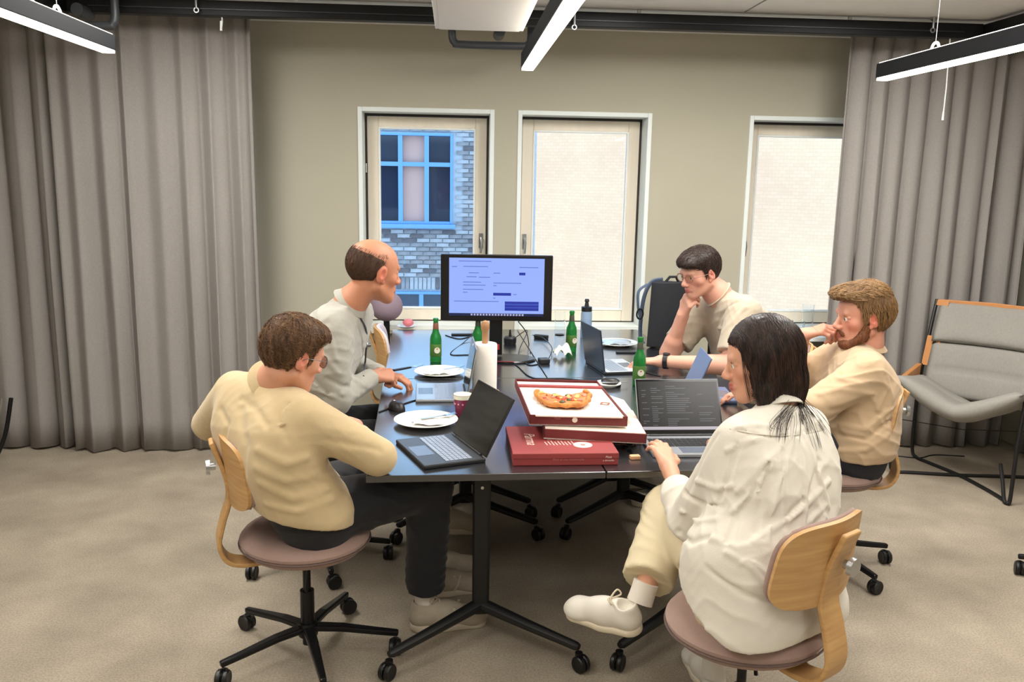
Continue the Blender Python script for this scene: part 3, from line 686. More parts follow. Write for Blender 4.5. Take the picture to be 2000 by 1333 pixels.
def fork(label, a, b, cat='fork', knife=False, handle=None):
    a = Vector(a); b = Vector(b); d = b-a; L_ = d.length; t = thing('knife' if knife else 'fork', label, cat, a, math.atan2(d.y, d.x))
    sl = d.z/L_
    MB().ribbon([(0, 0, 0), (L_*.3, 0, L_*.3*sl), (L_*.6, 0, L_*.6*sl)], (0, 1, 0), [.012, .014, .008] if not handle else [.018, .018, .010], .0028 if not handle else .008).build('handle', handle or m_steel, t, bevel=.001)
    if knife: MB().ribbon([(L_*.6, 0, L_*.6*sl), (L_*.95, 0, L_*.95*sl), (L_, .003, L_*sl)], (0, 1, 0), [.011, .013, .003], .0016).build('blade', m_steel, t)
    else:
        h = MB().ribbon([(L_*.6, 0, L_*.6*sl), (L_*.72, 0, L_*.72*sl-.001), (L_*.78, 0, L_*.78*sl)], (0, 1, 0), [.008, .022, .024], .002)
        for k in (-1.5, -.5, .5, 1.5): h.ribbon([(L_*.78, k*.0065, L_*.78*sl), (L_, k*.006, L_*sl+.004)], (0, 1, 0), .0038, .002)
        h.build('tines', m_steel, t)
    return t
fork('steel fork lying on the nearer plate', (p2.x-.02, p2.y-.02, TZ+.024), (p2.x+.12, p2.y+.05, TZ+.026))
fork('steel fork lying across the farther plate', (p1.x+.02, p1.y-.03, TZ+.031), (p1.x+.12, p1.y+.06, TZ+.029))
fork('small knife in the dish behind the pizza boxes', (p4.x-.03, p4.y, TZ+.022), (p4.x+.1, p4.y+.02, TZ+.02), 'knife', True)

# beer bottles
m_green = bpy.data.materials.new('green_glass'); m_green.use_nodes = True
_b = m_green.node_tree.nodes['Principled BSDF']; _b.inputs['Base Color'].default_value = (.03, .28, .06, 1); _b.inputs['Roughness'].default_value = .06; _b.inputs['Transmission Weight'].default_value = .55; _b.inputs['IOR'].default_value = 1.3; _b.inputs['Specular IOR Level'].default_value = .7
m_label = mat('bottle_label', (70, 110, 40), .5); m_lab2 = mat('bottle_label_white', (216, 216, 196), .5); m_neck = mat('bottle_neck_foil', (70, 72, 60), .4)
m_red = mat('label_red', (180, 40, 40), .5); m_brownneck = mat('neck_foil_brown', (120, 70, 54), .5)
def bottle(label, px, py, capcol=None, neck=None):
    p = on(px, py, TZ); t = thing('beer_bottle', label, 'bottle', (p.x, p.y, TZ), random.uniform(0, .8), 'green beer bottles')
    MB().lathe([(.001, .0), (.027, 0), (.0305, .004), (.0305, .125), (.028, .142), (.019, .162), (.0145, .182), (.0125, .222), (.0145, .224), (.0145, .234), (.0125, .238), (.001, .236)], (0, 0, 0), 32).build('bottle_body', m_green, t, smooth=True)
    MB().lathe([(.0307, .035), (.0312, .036), (.0312, .10), (.0307, .101)], (0, 0, 0), 32).build('bottle_label', m_label, t, smooth=True)
    MB().lathe([(.0152, .180), (.0152, .181), (.0135, .212), (.013, .213)], (0, 0, 0), 24).build('neck_label', neck or m_neck, t, smooth=True)
    s = MB()
    for a in (-1.6,):
        s.lathe([(.0009, 0), (.016, 0), (.016, .001), (.001, .001)], (0, 0, 0), 20, Matrix.Rotation(PI/2, 3, 'X')).xf(None, (0, -.0315, .07))
    s.build('label_oval', m_lab2, t); MB().add([(.006*math.cos(PI/2+k*PI*2/10)*(1 if k % 2 == 0 else .42), -.033, .078+.006*math.sin(PI/2+k*PI*2/10)*(1 if k % 2 == 0 else .42)) for k in range(10)], [tuple(range(10))]).build('label_star', m_red, t)
    return t
bottle('green beer bottle with a red-brown neck, behind the farther plate', 851, 708, None, m_brownneck)
bottle('green beer bottle left of the monitor stand', 933, 700)
bottle('green beer bottle behind the leaning dark laptop lid', 1115, 688)
bottle('green beer bottle standing beside the watch-wearing hand', 1247, 754)

# paper roll on a wooden holder
p = on(946, 768, TZ); t = thing('paper_roll', 'roll of white kitchen paper on a wooden stand', 'paper roll', (p.x, p.y, TZ))
MB().lathe([(.02, .012), (.053, .012), (.056, .016), (.056, .226), (.053, .232), (.02, .232)], (0, 0, 0), 40).build('paper', m_napkin, t, smooth=True)
m_wood = mat('holder_wood', (176, 132, 92), .5, vary=.15, vscale=6, stretch=(1, 1, .2))
MB().lathe([(.001, 0), (.07, 0), (.07, .01), (.001, .012)], (0, 0, 0), 32).build('stand_foot', m_wood, t, smooth=True)
MB().lathe([(.001, .01), (.014, .01), (.014, .285), (.019, .30), (.02, .318), (.014, .332), (.001, .338)], (0, 0, 0), 20).build('stand_post', m_wood, t, smooth=True)
# cup
p = on(903, 800, TZ); t = thing('paper_cup', 'dark red printed paper cup behind the nearest black laptop', 'cup', (p.x, p.y-.1, TZ))
m_cup = mat('cup_red', (120, 38, 70), .5)
MB().lathe([(.026, 0), (.028, .001), (.037, .088), (.039, .09), (.037, .093), (.0355, .09), (.026, .005), (.001, .004)], (0, 0, 0), 28).build('cup_body', m_cup, t, smooth=True)
MB().lathe([(.0372, .074), (.0378, .074), (.0386, .092), (.038, .093)], (0, 0, 0), 28).build('cup_rim', m_lab2, t, smooth=True)
d_ = MB()
for k in range(12):
    a = 2*PI*k/12; d_.lathe([(.0009, 0), (.004, .0), (.004, .001), (.001, .001)], (0, 0, 0), 8, Matrix.Rotation(PI/2, 3, 'Y')).xf if 0 else d_.box((.0345*math.cos(a), .0345*math.sin(a), .055), (.004, .006, .006), a)
o = d_.build('cup_dots', mat('cup_pink', (220, 150, 180), .5), t); o['kind'] = 'stuff'
# mice
m_mouse = mat('mouse_black', (34, 32, 32), .4)
def mouse(label, px, py, rz, m=m_mouse):
    p = on(px, py, TZ); t = thing('computer_mouse', label, 'computer mouse', (p.x, p.y, TZ), rz)
    b = MB()
    prof = []
    n1, n2 = 16, 8; vs_ = []; 
    b.sheet(lambda u, v: ((.031)*math.cos(2*PI*u)*math.cos(v*PI/2)**.6, (.052)*math.sin(2*PI*u)*math.cos(v*PI/2)**.6, .034*math.sin(v*PI/2)+.001), 24, 8)
    b.build('mouse_shell', m, t, smooth=True)
    MB().cyl((-.004, .028, .028), (.004, .028, .028), .008, n=12).build('scroll_wheel', m_chrome, t, smooth=True); return t
mouse('black computer mouse behind the nearer plate', 775, 800, .5)
mouse('dark computer mouse behind the pizza boxes', 1192, 752, 1.2)
# closed glasses case, charger, adapter etc
p = on(1020, 668, TZ)
def slab(name, label, cat, px, py, size, rz, m, bev=.006, dz=0):
    p = on(px, py, TZ+dz); t = MB().b2((-size[0]/2, -size[1]/2, 0), (size[0]/2, size[1]/2, size[2])).build(name, m, bevel=bev, bseg=3, loc=(p.x, p.y, TZ+dz), rz=rz); tag(t, label, cat); return t
slab('charger', 'small black power adapter with a pale top beside the napkin', 'charger', 1062, 710, (.055, .055, .028), .2, m_lapblack)
slab('phone', 'dark phone lying behind the silver laptop', 'phone', 905, 655, (.15, .035, .01), .05, m_lapblack, .003)
slab('webcam', 'small dark webcam lying behind the monitor cables', 'webcam', 1057, 662, (.09, .03, .025), -.45, m_lapblack)
slab('phone', 'dark phone lying near the grey t-shirt man\'s laptop', 'phone', 1225, 690, (.13, .03, .01), 0, m_lapblack, .003)
# speaker/puck behind the stand
p = on(996, 672, TZ); t = thing('table_speaker', 'small round black speaker puck with cables behind the monitor stand', 'speaker', (p.x, p.y, TZ))
MB().lathe([(.001, 0), (.034, 0), (.038, .01), (.038, .035), (.03, .045), (.001, .045)], (0, 0, 0), 24).build('speaker_body', m_lapblack, t, smooth=True)
MB().cyl((0, 0, .04), (0, 0, .085), .009, .005).build('cable_plug', m_lapblack, t, smooth=True)
# cables on the table
m_cable = mat('black_cable', (20, 22, 26), .5)
def cable(label, pts, r=.0028, m=None, Zl=None):
    P_ = [on(x, y, TZ+r+h) if h < 1 else at(x, y, h) for x, y, h in pts]
    c0 = P_[0].copy(); o = MB().tube([q-c0 for q in bez(P_, 8)], r, 6).build('cable', m or m_cable, smooth=True, loc=c0); tag(o, label, 'cable', 'black cables on the table'); return o
cable('black cable looping up beside the monitor stand', [(1000, 665, .03), (1030, 646, .06), (1013, 690, .0), (1030, 712, 0), (1050, 712, 0)])
cable('black cable hanging from the right half of the monitor', [(1012, 628, 4.66), (1028, 650, 4.7), (1033, 672, .0), (1036, 690, 0)])
cable('black cable running down left from the monitor foot', [(938, 640, .05), (905, 670, 0), (880, 692, 0), (925, 694, 0), (960, 705, 0)])
cable('black cable curling from the power adapter to the webcam', [(1072, 700, .01), (1078, 680, .02), (1060, 660, .02), (1040, 655, .03)])
cable('thin black cable running along the seam towards the pizza boxes', [(985, 700, 0), (1010, 715, 0), (1040, 738, 0), (1100, 740, 0), (1160, 745, 0)])
cable('black cable behind the right half of the table', [(1180, 725, 0), (1210, 722, 0), (1245, 725, 0), (1290, 735, 0)])
cable('black cable under the nearer plate', [(740, 805, 0), (770, 795, 0), (830, 778, 0), (890, 778, 0), (905, 800, 0)])
cable('thin black cable lying left behind the farther bottle', [(870, 655, 0), (900, 662, 0), (935, 650, 0), (950, 640, 0)])
# water bottle and glasses by the window
m_clear = bpy.data.materials.new('clear_glass'); m_clear.use_nodes = True
_b = m_clear.node_tree.nodes['Principled BSDF']; _b.inputs['Base Color'].default_value = (.93, .97, 1, 1); _b.inputs['Roughness'].default_value = .03; _b.inputs['Transmission Weight'].default_value = 1; _b.inputs['IOR'].default_value = 1.12
p = on(1144, 660, TZ); t = thing('water_bottle', 'clear water bottle with a black spout lid in front of the window', 'water bottle', (p.x, p.y, TZ))
MB().lathe([(.001, 0), (.033, 0), (.035, .005), (.035, .15), (.031, .17), (.001, .172)], (0, 0, 0), 28).build('bottle_body', mat('bottle_blue', (150, 180, 214), .15, alpha=.75), t, smooth=True)
MB().lathe([(.001, .168), (.033, .168), (.033, .195), (.014, .2), (.01, .225), (.015, .23), (.012, .243), (.001, .245)], (0, 0, 0), 24).build('bottle_lid', m_lapblack, t, smooth=True)
def tumbler(label, p, r, h, name='drinking_glass'):
    o = MB().lathe([(.001, 0), (r*.9, 0), (r, h), (r*.93, h), (r*.83, .008), (.001, .008)], (0, 0, 0), 28).build(name, m_clear, smooth=True, loc=p); tag(o, label, 'glass', 'drinking glasses by the windows'); return o
p = on(1093, 655, TZ); tumbler('tall clear glass right of the monitor', (p.x, p.y, TZ), .035, .15)
for k, (px, py, r, h) in enumerate(((1552, 655, .04, .1), (1575, 650, .038, .2), (1540, 668, .035, .09))):
    p = at(px, py, 5.62); 
    tumbler(['short clear glass on the right window sill, middle of three', 'tall clear carafe glass on the right window sill', 'short clear glass on the right window sill, leftmost'][k], (p.x, 5.62+.05*(k-1), WZ0+.002), r, h)
# sill board of the right window widened into a shelf
struct(MB().b2((1.90, 5.52, WZ0-.03), (2.82, WY, WZ0)).build('trim_3', m_white, bevel=.004))
# cushions and small plate at the window on the left
p = at(755, 612, 5.63); t = thing('pouf', 'round mauve pouf seat behind the empty chair, in front of the left window', 'pouf', (p.x, 5.63, 0))
def puff(sx, sy, sz, z): return MB().lathe([(max(.001, sx*math.sin(a)), z-sz*math.cos(a)) for a in np.linspace(0, PI, 16)], (0, 0, 0), 36, None, 1, sy/sx)
puff(.105, .085, .10, .87).build('backrest', mat('mauve_grey_fabric', (150, 132, 146), .85), t, smooth=True)
MB().cyl((0, 0, .05), (0, 0, .8), .02).build('post', m_black, t, smooth=True)
MB().lathe([(.001, 0), (.1, 0), (.1, .015), (.03, .04), (.001, .04)], (0, 0, 0), 32).build('base', m_black, t, smooth=True)
p = on(795, 638, TZ); t = thing('saucer', 'small white saucer at the far left corner of the table', 'plate', (p.x, p.y-.05, TZ))
MB().lathe([(.001, 0), (.04, 0), (.062, .012), (.063, .014), (.04, .006), (.001, .005)], (0, 0, 0), 28).build('saucer_body', m_plate, t, smooth=True)
o = MB().lathe([(max(.001, .036*math.sin(a)), .03-.026*math.cos(a)) for a in np.linspace(0, PI, 12)], (0, 0, 0), 20).build('pink_bun', mat('pink_icing', (226, 130, 140), .5), smooth=True, loc=(p.x+.01, p.y-.05, TZ+.004)); tag(o, 'round pink bun on the small white saucer', 'bun')

# pizza boxes
m_boxred = mat('box_red', (150, 58, 58), .6, vary=.08, vscale=12)
m_boxdark = mat('box_dark_red', (112, 40, 40), .6, vary=.08, vscale=12)
m_card = mat('card_white', (238, 226, 212), .8, vary=.05, vscale=14)
m_print = mat('print_cream', (238, 206, 196), .6); m_printd = mat('print_maroon', (190, 110, 104), .6)
bl = on(1010, 912, TZ); rz = math.radians(1)
t = thing('pizza_box', 'closed red pizza box lying lowest, nearest the table edge', 'pizza box', (.205, 2.845, TZ), rz)
MB().b2((0, 0, 0), (.365, .33, .042)).build('box_body', m_boxred, t, bevel=.003)
MB().b2((-.002, -.002, .024), (.367, .332, .045)).build('box_lid', m_boxred, t, bevel=.003)
def text(s_, size, p_, rot, m, parent, ext=.0003, sx=1):
    cu = bpy.data.curves.new('lettering', 'FONT'); cu.body = s_; cu.size = size; cu.extrude = ext; cu.align_x = 'CENTER'; cu.align_y = 'CENTER'; cu.shear = .3
    o = bpy.data.objects.new('lettering', cu); C.objects.link(o)
    me = bpy.data.meshes.new_from_object(o.evaluated_get(bpy.context.evaluated_depsgraph_get())); bpy.data.objects.remove(o)
    o = bpy.data.objects.new('lettering', me); C.objects.link(o); me.materials.clear(); me.materials.append(m); o.parent = parent; o.location = p_; o.rotation_euler = rot; return o
text('Parma', .055, (.075, .165, .0455), (0, 0, -PI/2), m_print, t)
g = MB(); cxx, cyy = .255, .09
g.lathe([(.0005, 0), (.034, 0), (.034, .0006), (.0005, .0006)], (cxx, cyy, .0452), 24)
pz = MB().lathe([(.0005, 0), (.009, 0), (.009, .0006), (.0005, .0006)], (cxx, cyy, .0458), 14)
for k in range(9): g.ribbon([(cxx-.03-.012*k, cyy+.0+.004*math.sin(k*2), .0457), (cxx-.036-.012*k, cyy+.05-.006*(k % 3), .0457)], (1, .3, 0), .003, .0006)
for k in range(4): g.ribbon([(cxx-.12+.03*k, cyy+.06, .0457), (cxx-.07+.03*k, cyy+.075-.01*k, .0457)], (0, 1, 0), .0025, .0006)
g.build('box_drawing', m_print, t); pz.build('drawing_centre', m_printd, t)
text('Pizza di casa tradizionale', .011, (.19, -.0026, .022), (PI/2, 0, 0), m_printd, t); text('Pizza', .011, (.33, -.0026, .03), (PI/2, 0, 0), m_print, t); text('a domicilio', .009, (.33, -.0026, .018), (PI/2, 0, 0), m_print, t)
# open box with pizza, tilted on the lower one: inner tray + lid folded underneath
def open_box(name, label, loc, rz, tilt, W_, D_, H_, wall=m_boxdark):
    t = thing(name, label, 'pizza box', loc, rz); t.rotation_euler = (tilt[0], tilt[1], rz)
    MB().b2((0, 0, 0), (W_, D_, .004)).build('box_floor', m_card, t)
    for nm, lo, hi, tap in (('box_side', (0, 0, 0), (W_, .004, H_), 1), ('box_side', (0, D_-.004, 0), (W_, D_, H_), 1), ('box_side', (0, 0, 0), (.004, D_, H_), 0), ('box_side', (W_-.004, 0, 0), (W_, D_, H_), 0)):
        MB().b2(lo, hi).build(nm, wall, t, bevel=.001)
    return t
# lower open box: its lid is folded back and its body carries the upper tray
tb = open_box('pizza_box', 'dark red pizza box, opened, middle of the stack under the pizza tray', (.325, 3.0, TZ+.05), math.radians(-4), (math.radians(-1.5), math.radians(2), 0), .37, .36, .036)
MB().b2((.004, .004, .034), (.366, .356, .038)).build('box_inner_lid', m_card, tb)
tt = open_box('pizza_box', 'topmost open pizza box holding the half-eaten pizza', (.275, 3.03, TZ+.093), math.radians(1), (math.radians(-1), math.radians(1.5), 0), .36, .62, .038, m_boxdark)
# raised baking sheet + paper inside the tray
MB().b2((.006, .006, .024), (.354, .60, .030)).build('paper_liner', m_card, tt)
MB().add([(.36, .05, .034), (.40, .10, .03), (.405, .28, .032), (.36, .34, .036), (.36, .05, .036), (.40, .10, .032), (.405, .28, .034), (.36, .34, .038)], [(0, 1, 2, 3), (7, 6, 5, 4), (0, 4, 5, 1), (1, 5, 6, 2), (2, 6, 7, 3), (3, 7, 4, 0)]).build('side_flap', m_card, tt)
MB().ribbon([(.02, -.001, .036), (.34, -.001, .036)], (0, 1, 0), .02, .006).build('front_flap', m_card, tt, bevel=.002)
MB().ribbon([(.0, .50, .034), (.36, .50, .034)], (0, 1, 0), .03, .008).build('fold_ridge', m_boxred, tt, bevel=.002)
MB().lathe([(.0005, 0), (.01, 0), (.01, .001), (.0005, .001)], (.165, -.0012, .022), 16, Matrix.Rotation(PI/2, 3, 'X')).build('box_tab', m_card, tt)
text('Pizza', .012, (.10, -.0018, .027), (PI/2, 0, 0), m_printd, tt)
# sticker
sk = ring(MB(), .0, .036, 0, .044, 0, .0014, .009); sk.xf(Matrix.Rotation(-PI/2, 3, 'X')).xf(Matrix.Rotation(-.3, 3, 'Z'), (.295, .21, .0315)); sk.build('box_sticker', mat('sticker_brown', (150, 96, 72), .7), tt)
# pizza: half disc with crust, sauce, cheese, toppings
pzt = thing('pizza', 'half-eaten pizza with red and green toppings in the open box', 'pizza', (.285+.145, 3.03+.27, TZ+.126), math.radians(-3))
m_crust = mat('pizza_crust', (206, 140, 72), .8, vary=.3, vscale=22, col2=(160, 92, 40)); m_cheese = mat('pizza_cheese', (224, 140, 66), .5, vary=.3, vscale=30, col2=(196, 84, 40))
A0, A1 = math.radians(-205), math.radians(30)
R0 = .108
def prad(a): return R0*(1+.05*math.sin(5*a)+.03*math.sin(11*a))
pr = [(0, .0)]+[(prad(a)*math.cos(a), prad(a)*math.sin(a)*1.5) for a in np.linspace(A0, A1, 40)]
MB().prism(pr, .0, .007).build('pizza_base', m_cheese, pzt, bevel=.002)
MB().tube([(prad(a)*.96*math.cos(a), prad(a)*.96*math.sin(a)*1.5, .008) for a in np.linspace(A0, A1, 40)], [.009+.003*math.sin(k*1.7) for k in range(40)], 10).build('crust_rim', m_crust, pzt, smooth=True)
tops = (('tomato_piece', (196, 74, 44)), ('cheese_blob', (240, 186, 106)), ('pepper_piece', (74, 84, 40)), ('ham_piece', (216, 128, 92)))
rnd = random.Random(9)
for k in range(46):
    a = rnd.uniform(A0+.1, A1-.1); r = rnd.uniform(.15, .85)*R0; nm, cc = tops[(0, 1, 0, 3, 1, 2, 3, 0, 1)[k % 9]]
    s = rnd.uniform(.008, .016)
    MB().lathe([(.0005, -.001), (s, 0), (s*.9, .004), (s*.4, .007), (.0005, .0075)], (0, 0, 0), 9, Matrix.Rotation(rnd.uniform(-.3, .3), 3, 'X'), 1, rnd.uniform(.4, 1)).xf(Matrix.Rotation(rnd.uniform(0, 6), 3, 'Z'), (r*math.cos(a), r*math.sin(a)*1.5, .007)).build(nm, mat(nm, cc, .45, vary=.3, vscale=60), pzt, smooth=True)
o = MB().tube(bez([(0, 0, 0), (.02, .01, .002), (.035, -.004, .001), (.055, .004, .0), (.075, -.008, 0)], 4), [.004]*17, 6).build('crust_scrap', m_crust, smooth=True, loc=(.335, 3.20, TZ+.128)); tag(o, 'small strip of pizza crust on the box liner', 'crust')
# small bits right of the lower box
p = on(1240, 897, TZ); o = MB().b2((-.018, -.012, 0), (.018, .012, .014)).build('eraser', mat('cork', (224, 170, 128), .8), bevel=.003, loc=p, rz=.1); tag(o, 'small tan block at the table edge beside the red box', 'cork')
p = on(1228, 872, TZ); t = thing('key_ring', 'dark bunch of keys on the table between the pizza boxes and the woman', 'keys', (p.x, p.y, TZ))
MB().tube([(.016*math.cos(a), .016*math.sin(a), .006) for a in np.linspace(0, 2*PI, 16, endpoint=False)], .0015, 6, closed=True).build('ring', m_chrome, t, smooth=True)
for k in range(4):
    a = k*1.4+.5; MB().b2((.012, -.009, 0), (.03, .009, .004)).b2((.028, -.003, 0), (.06, .003, .003)).xf(Matrix.Rotation(a, 3, 'Z'), (0, 0, .002+.003*k)).build('key', m_keyd if k % 2 else mat('key_brass', (110, 70, 60), .4, metal=.5), t)
# folded white napkin strip right of the open box
p = on(1325, 880, TZ)
# notebook under the woman's hand
slab('notebook', 'dark notebook lying under the pizza box beside the laptop', 'notebook', 1230, 850, (.15, .2, .008), .1, mat('notebook_slate', (70, 80, 92), .5), .003)

# black backpack standing on the floor side behind the table
m_bag = mat('backpack_black', (34, 36, 42), .8, bump=.3, bscale=400); m_strap = mat('strap_slate', (84, 98, 120), .7)
bp = thing('backpack', 'black backpack with slate straps hanging on a chair back by the window', 'backpack', (1.25, 5.02, 0), math.radians(12))
MB().sheet(lambda u, v: ((u-.5)*(.25-.03*v)*1.0, -.02-.05*math.sin(PI*u)**.5*(1), .738+.382*v), 14, 16, .10).build('bag_body', m_bag, bp, bevel=.012, smooth=True)
MB().tube(bez([(-.12, .03, .745), (-.135, .05, .8), (-.13, .04, 1.0), (-.09, .03, 1.11), (-.02, .02, 1.13)], 6), .014, 8, .5).build('side_piping', m_strap, bp, smooth=True)
MB().ribbon(bez([(-.1, .05, 1.1), (-.16, .04, 1.06), (-.17, .02, .98), (-.15, .03, .9)], 6), (0, 1, 0), .03, .005).build('shoulder_strap', m_strap, bp, smooth=True)
MB().tube([(-.165+.02*math.cos(a), .0, .93+.03*math.sin(a)) for a in np.linspace(0, 2*PI, 14, endpoint=False)], .005, 6, closed=True).build('buckle', m_black, bp, smooth=True)
MB().tube([(-.02, -.02, 1.12), (0, -.03, 1.15), (.04, -.03, 1.15), (.06, -.02, 1.12)], .008, 8).build('top_handle', m_bag, bp, smooth=True)
hc = thing('hanger_chair', 'black chair frame carrying the backpack beside the window', 'chair', (1.40, 5.12, 0), math.radians(12))
MB().b2((-.11, -.02, .42), (.2, .36, .46)).build('seat', m_bag, hc, bevel=.01)
for sx in (-.10, .18):
    MB().cyl((sx, .0, 0), (sx, .02, 1.02), .012).build('leg', m_black, hc, smooth=True); MB().cyl((sx, .34, 0), (sx, .33, .43), .012).build('leg', m_black, hc, smooth=True)
MB().b2((-.11, 0, .95), (.18, .03, 1.04)).build('backrest', m_black, hc, bevel=.006)
# object at the left edge: end of another chair with a pale cable
t = thing('chair_edge', 'black and silver chair leg at the left edge beside the curtain', 'chair', (-2.52, 5.0, 0))
MB().tube(bez([(-.1, -.1, .02), (-.03, -.05, .2), (.01, -.02, .42)], 5), .012, 8).build('leg', m_black, t, smooth=True)
MB().tube(bez([(-.12, -.1, .30), (-.03, -.1, .36), (.0, -.1, .44), (-.05, -.1, .26), (-.12, -.1, .2)], 5), .006, 8).build('wire_loop', m_chrome, t, smooth=True)
o = MB().tube(bez([(0, 0, 0), (.12, .05, 0), (.28, .0, 0), (.42, .06, 0), (.6, .03, 0)], 6), .004, 6).build('floor_cable', m_cable, smooth=True, loc=(2.66, 5.1, .004)); tag(o, 'thin black cable on the carpet under the right curtain', 'cable')
# ================================================================ people: implicit surfaces turned into meshes
f4 = np.float32
def A_(v): return np.array(v, dtype=f4)
class SDF:
    def __init__(s): s.ops = []; s.post = []
    def cone(s, a, b, r1, r2=None, k=.02, op='+'):
        a = A_(a); b = A_(b); r2 = r1 if r2 is None else r2; ab = b-a; l2 = float(ab@ab)+1e-9
        def f(p):
            q = p-a; t = np.clip(q@ab/l2, 0, 1); return np.linalg.norm(q-t[:, None]*ab, axis=1)-(r1+(r2-r1)*t)
        s.ops.append((op, f, k)); return s
    def chain(s, pts, rs, k=.02, op='+'):
        for i in range(len(pts)-1): s.cone(pts[i], pts[i+1], rs[i], rs[i+1], k, op)
        return s
    def ell(s, c, r, k=.02, op='+', R_=None):
        c = A_(c); r = A_(r); Rm = None if R_ is None else np.array(R_, dtype=f4)
        def f(p):
            q = p-c
            if Rm is not None: q = q@Rm
            k0 = np.linalg.norm(q/r, axis=1); k1 = np.linalg.norm(q/(r*r), axis=1)+1e-9; return k0*(k0-1)/k1
        s.ops.append((op, f, k)); return s
    def slab(s, l0, l1, k=.03, op='+'):
        (c0, d0, w0, r0), (c1, d1, w1, r1) = l0, l1; c0 = A_(c0); c1 = A_(c1); d0 = A_(d0); d1 = A_(d1); ax = c1-c0; l2 = float(ax@ax)+1e-9
        def f(p):
            t = np.clip((p-c0)@ax/l2, 0, 1)[:, None]; c = c0+t*ax; d = d0+(d1-d0)*t; q = p-c; w_ = (w0+(w1-w0)*t)[:, 0]
            u = np.clip((q*d).sum(1), -w_, w_); return np.linalg.norm(q-u[:, None]*d, axis=1)-(r0+(r1-r0)*t[:, 0])
        s.ops.append((op, f, k)); return s
    def plane(s, p0, n, k=.004):
        p0 = A_(p0); n = A_(n); n = n/np.linalg.norm(n)
        s.ops.append(('&', lambda p: (p-p0)@n, k)); return s
    def fn(s, f, op='&', k=.004): s.ops.append((op, f, k)); return s
    def near(s, c, R):
        """which blocks (centre c, half diagonal R) each operation can touch"""
        es = []; d = np.full(len(c), 1e3, dtype=f4)
        for op, f, k in s.ops:
            e = f(c); es.append(e); d = np.minimum(d, e) if op == '+' else np.maximum(d, -e if op == '-' else e)
        rel = []
        for (op, f, k), e in zip(s.ops, es):
            rel.append(e < d+2.6*R+k if op == '+' else (-e > d-2.6*R-k if op == '-' else None))
        return rel
    def blocks(s, p, rel):
        """p: (blocks, points, 3)"""
        nb, m, _ = p.shape; d = np.full((nb, m), 1e3, dtype=f4)
        for (op, f, k), r in zip(s.ops, rel):
            if r is None: e = f(p.reshape(-1, 3)).reshape(nb, m); h = np.maximum(k-np.abs(d-e), 0); d = np.maximum(d, e)+h*h/(4*k); continue
            if not r.any(): continue
            e = f(p[r].reshape(-1, 3)).reshape(-1, m); a = d[r]
            if op == '+': h = np.maximum(k-np.abs(a-e), 0); d[r] = np.minimum(a, e)-h*h/(4*k)
            else: e = -e; h = np.maximum(k-np.abs(a-e), 0); d[r] = np.maximum(a, e)+h*h/(4*k)
        d = d.reshape(-1)
        for f in s.post: d = f(p.reshape(-1, 3), d)
        return d.astype(f4)
    def __call__(s, p):
        d = np.full(len(p), 1e3, dtype=f4)
        for op, f, k in s.ops:
            e = f(p)
            if op == '+': h = np.maximum(k-np.abs(d-e), 0); d = np.minimum(d, e)-h*h/(4*k)
            elif op == '-': e = -e; h = np.maximum(k-np.abs(d-e), 0); d = np.maximum(d, e)+h*h/(4*k)
            else: h = np.maximum(k-np.abs(d-e), 0); d = np.maximum(d, e)+h*h/(4*k)
        for f in s.post: d = f(p, d)
        return d.astype(f4)
    def march(s, o, d, tmax=6):
        o = A_(o); d = A_(Vector(d).normalized()); t = 1.0
        for _ in range(120):
            v = float(s((o+d*t)[None])[0])
            if v < .0008: return Vector((o+d*t).tolist())
            t += max(v*.7, .0006)
            if t > tmax: return None
        return None
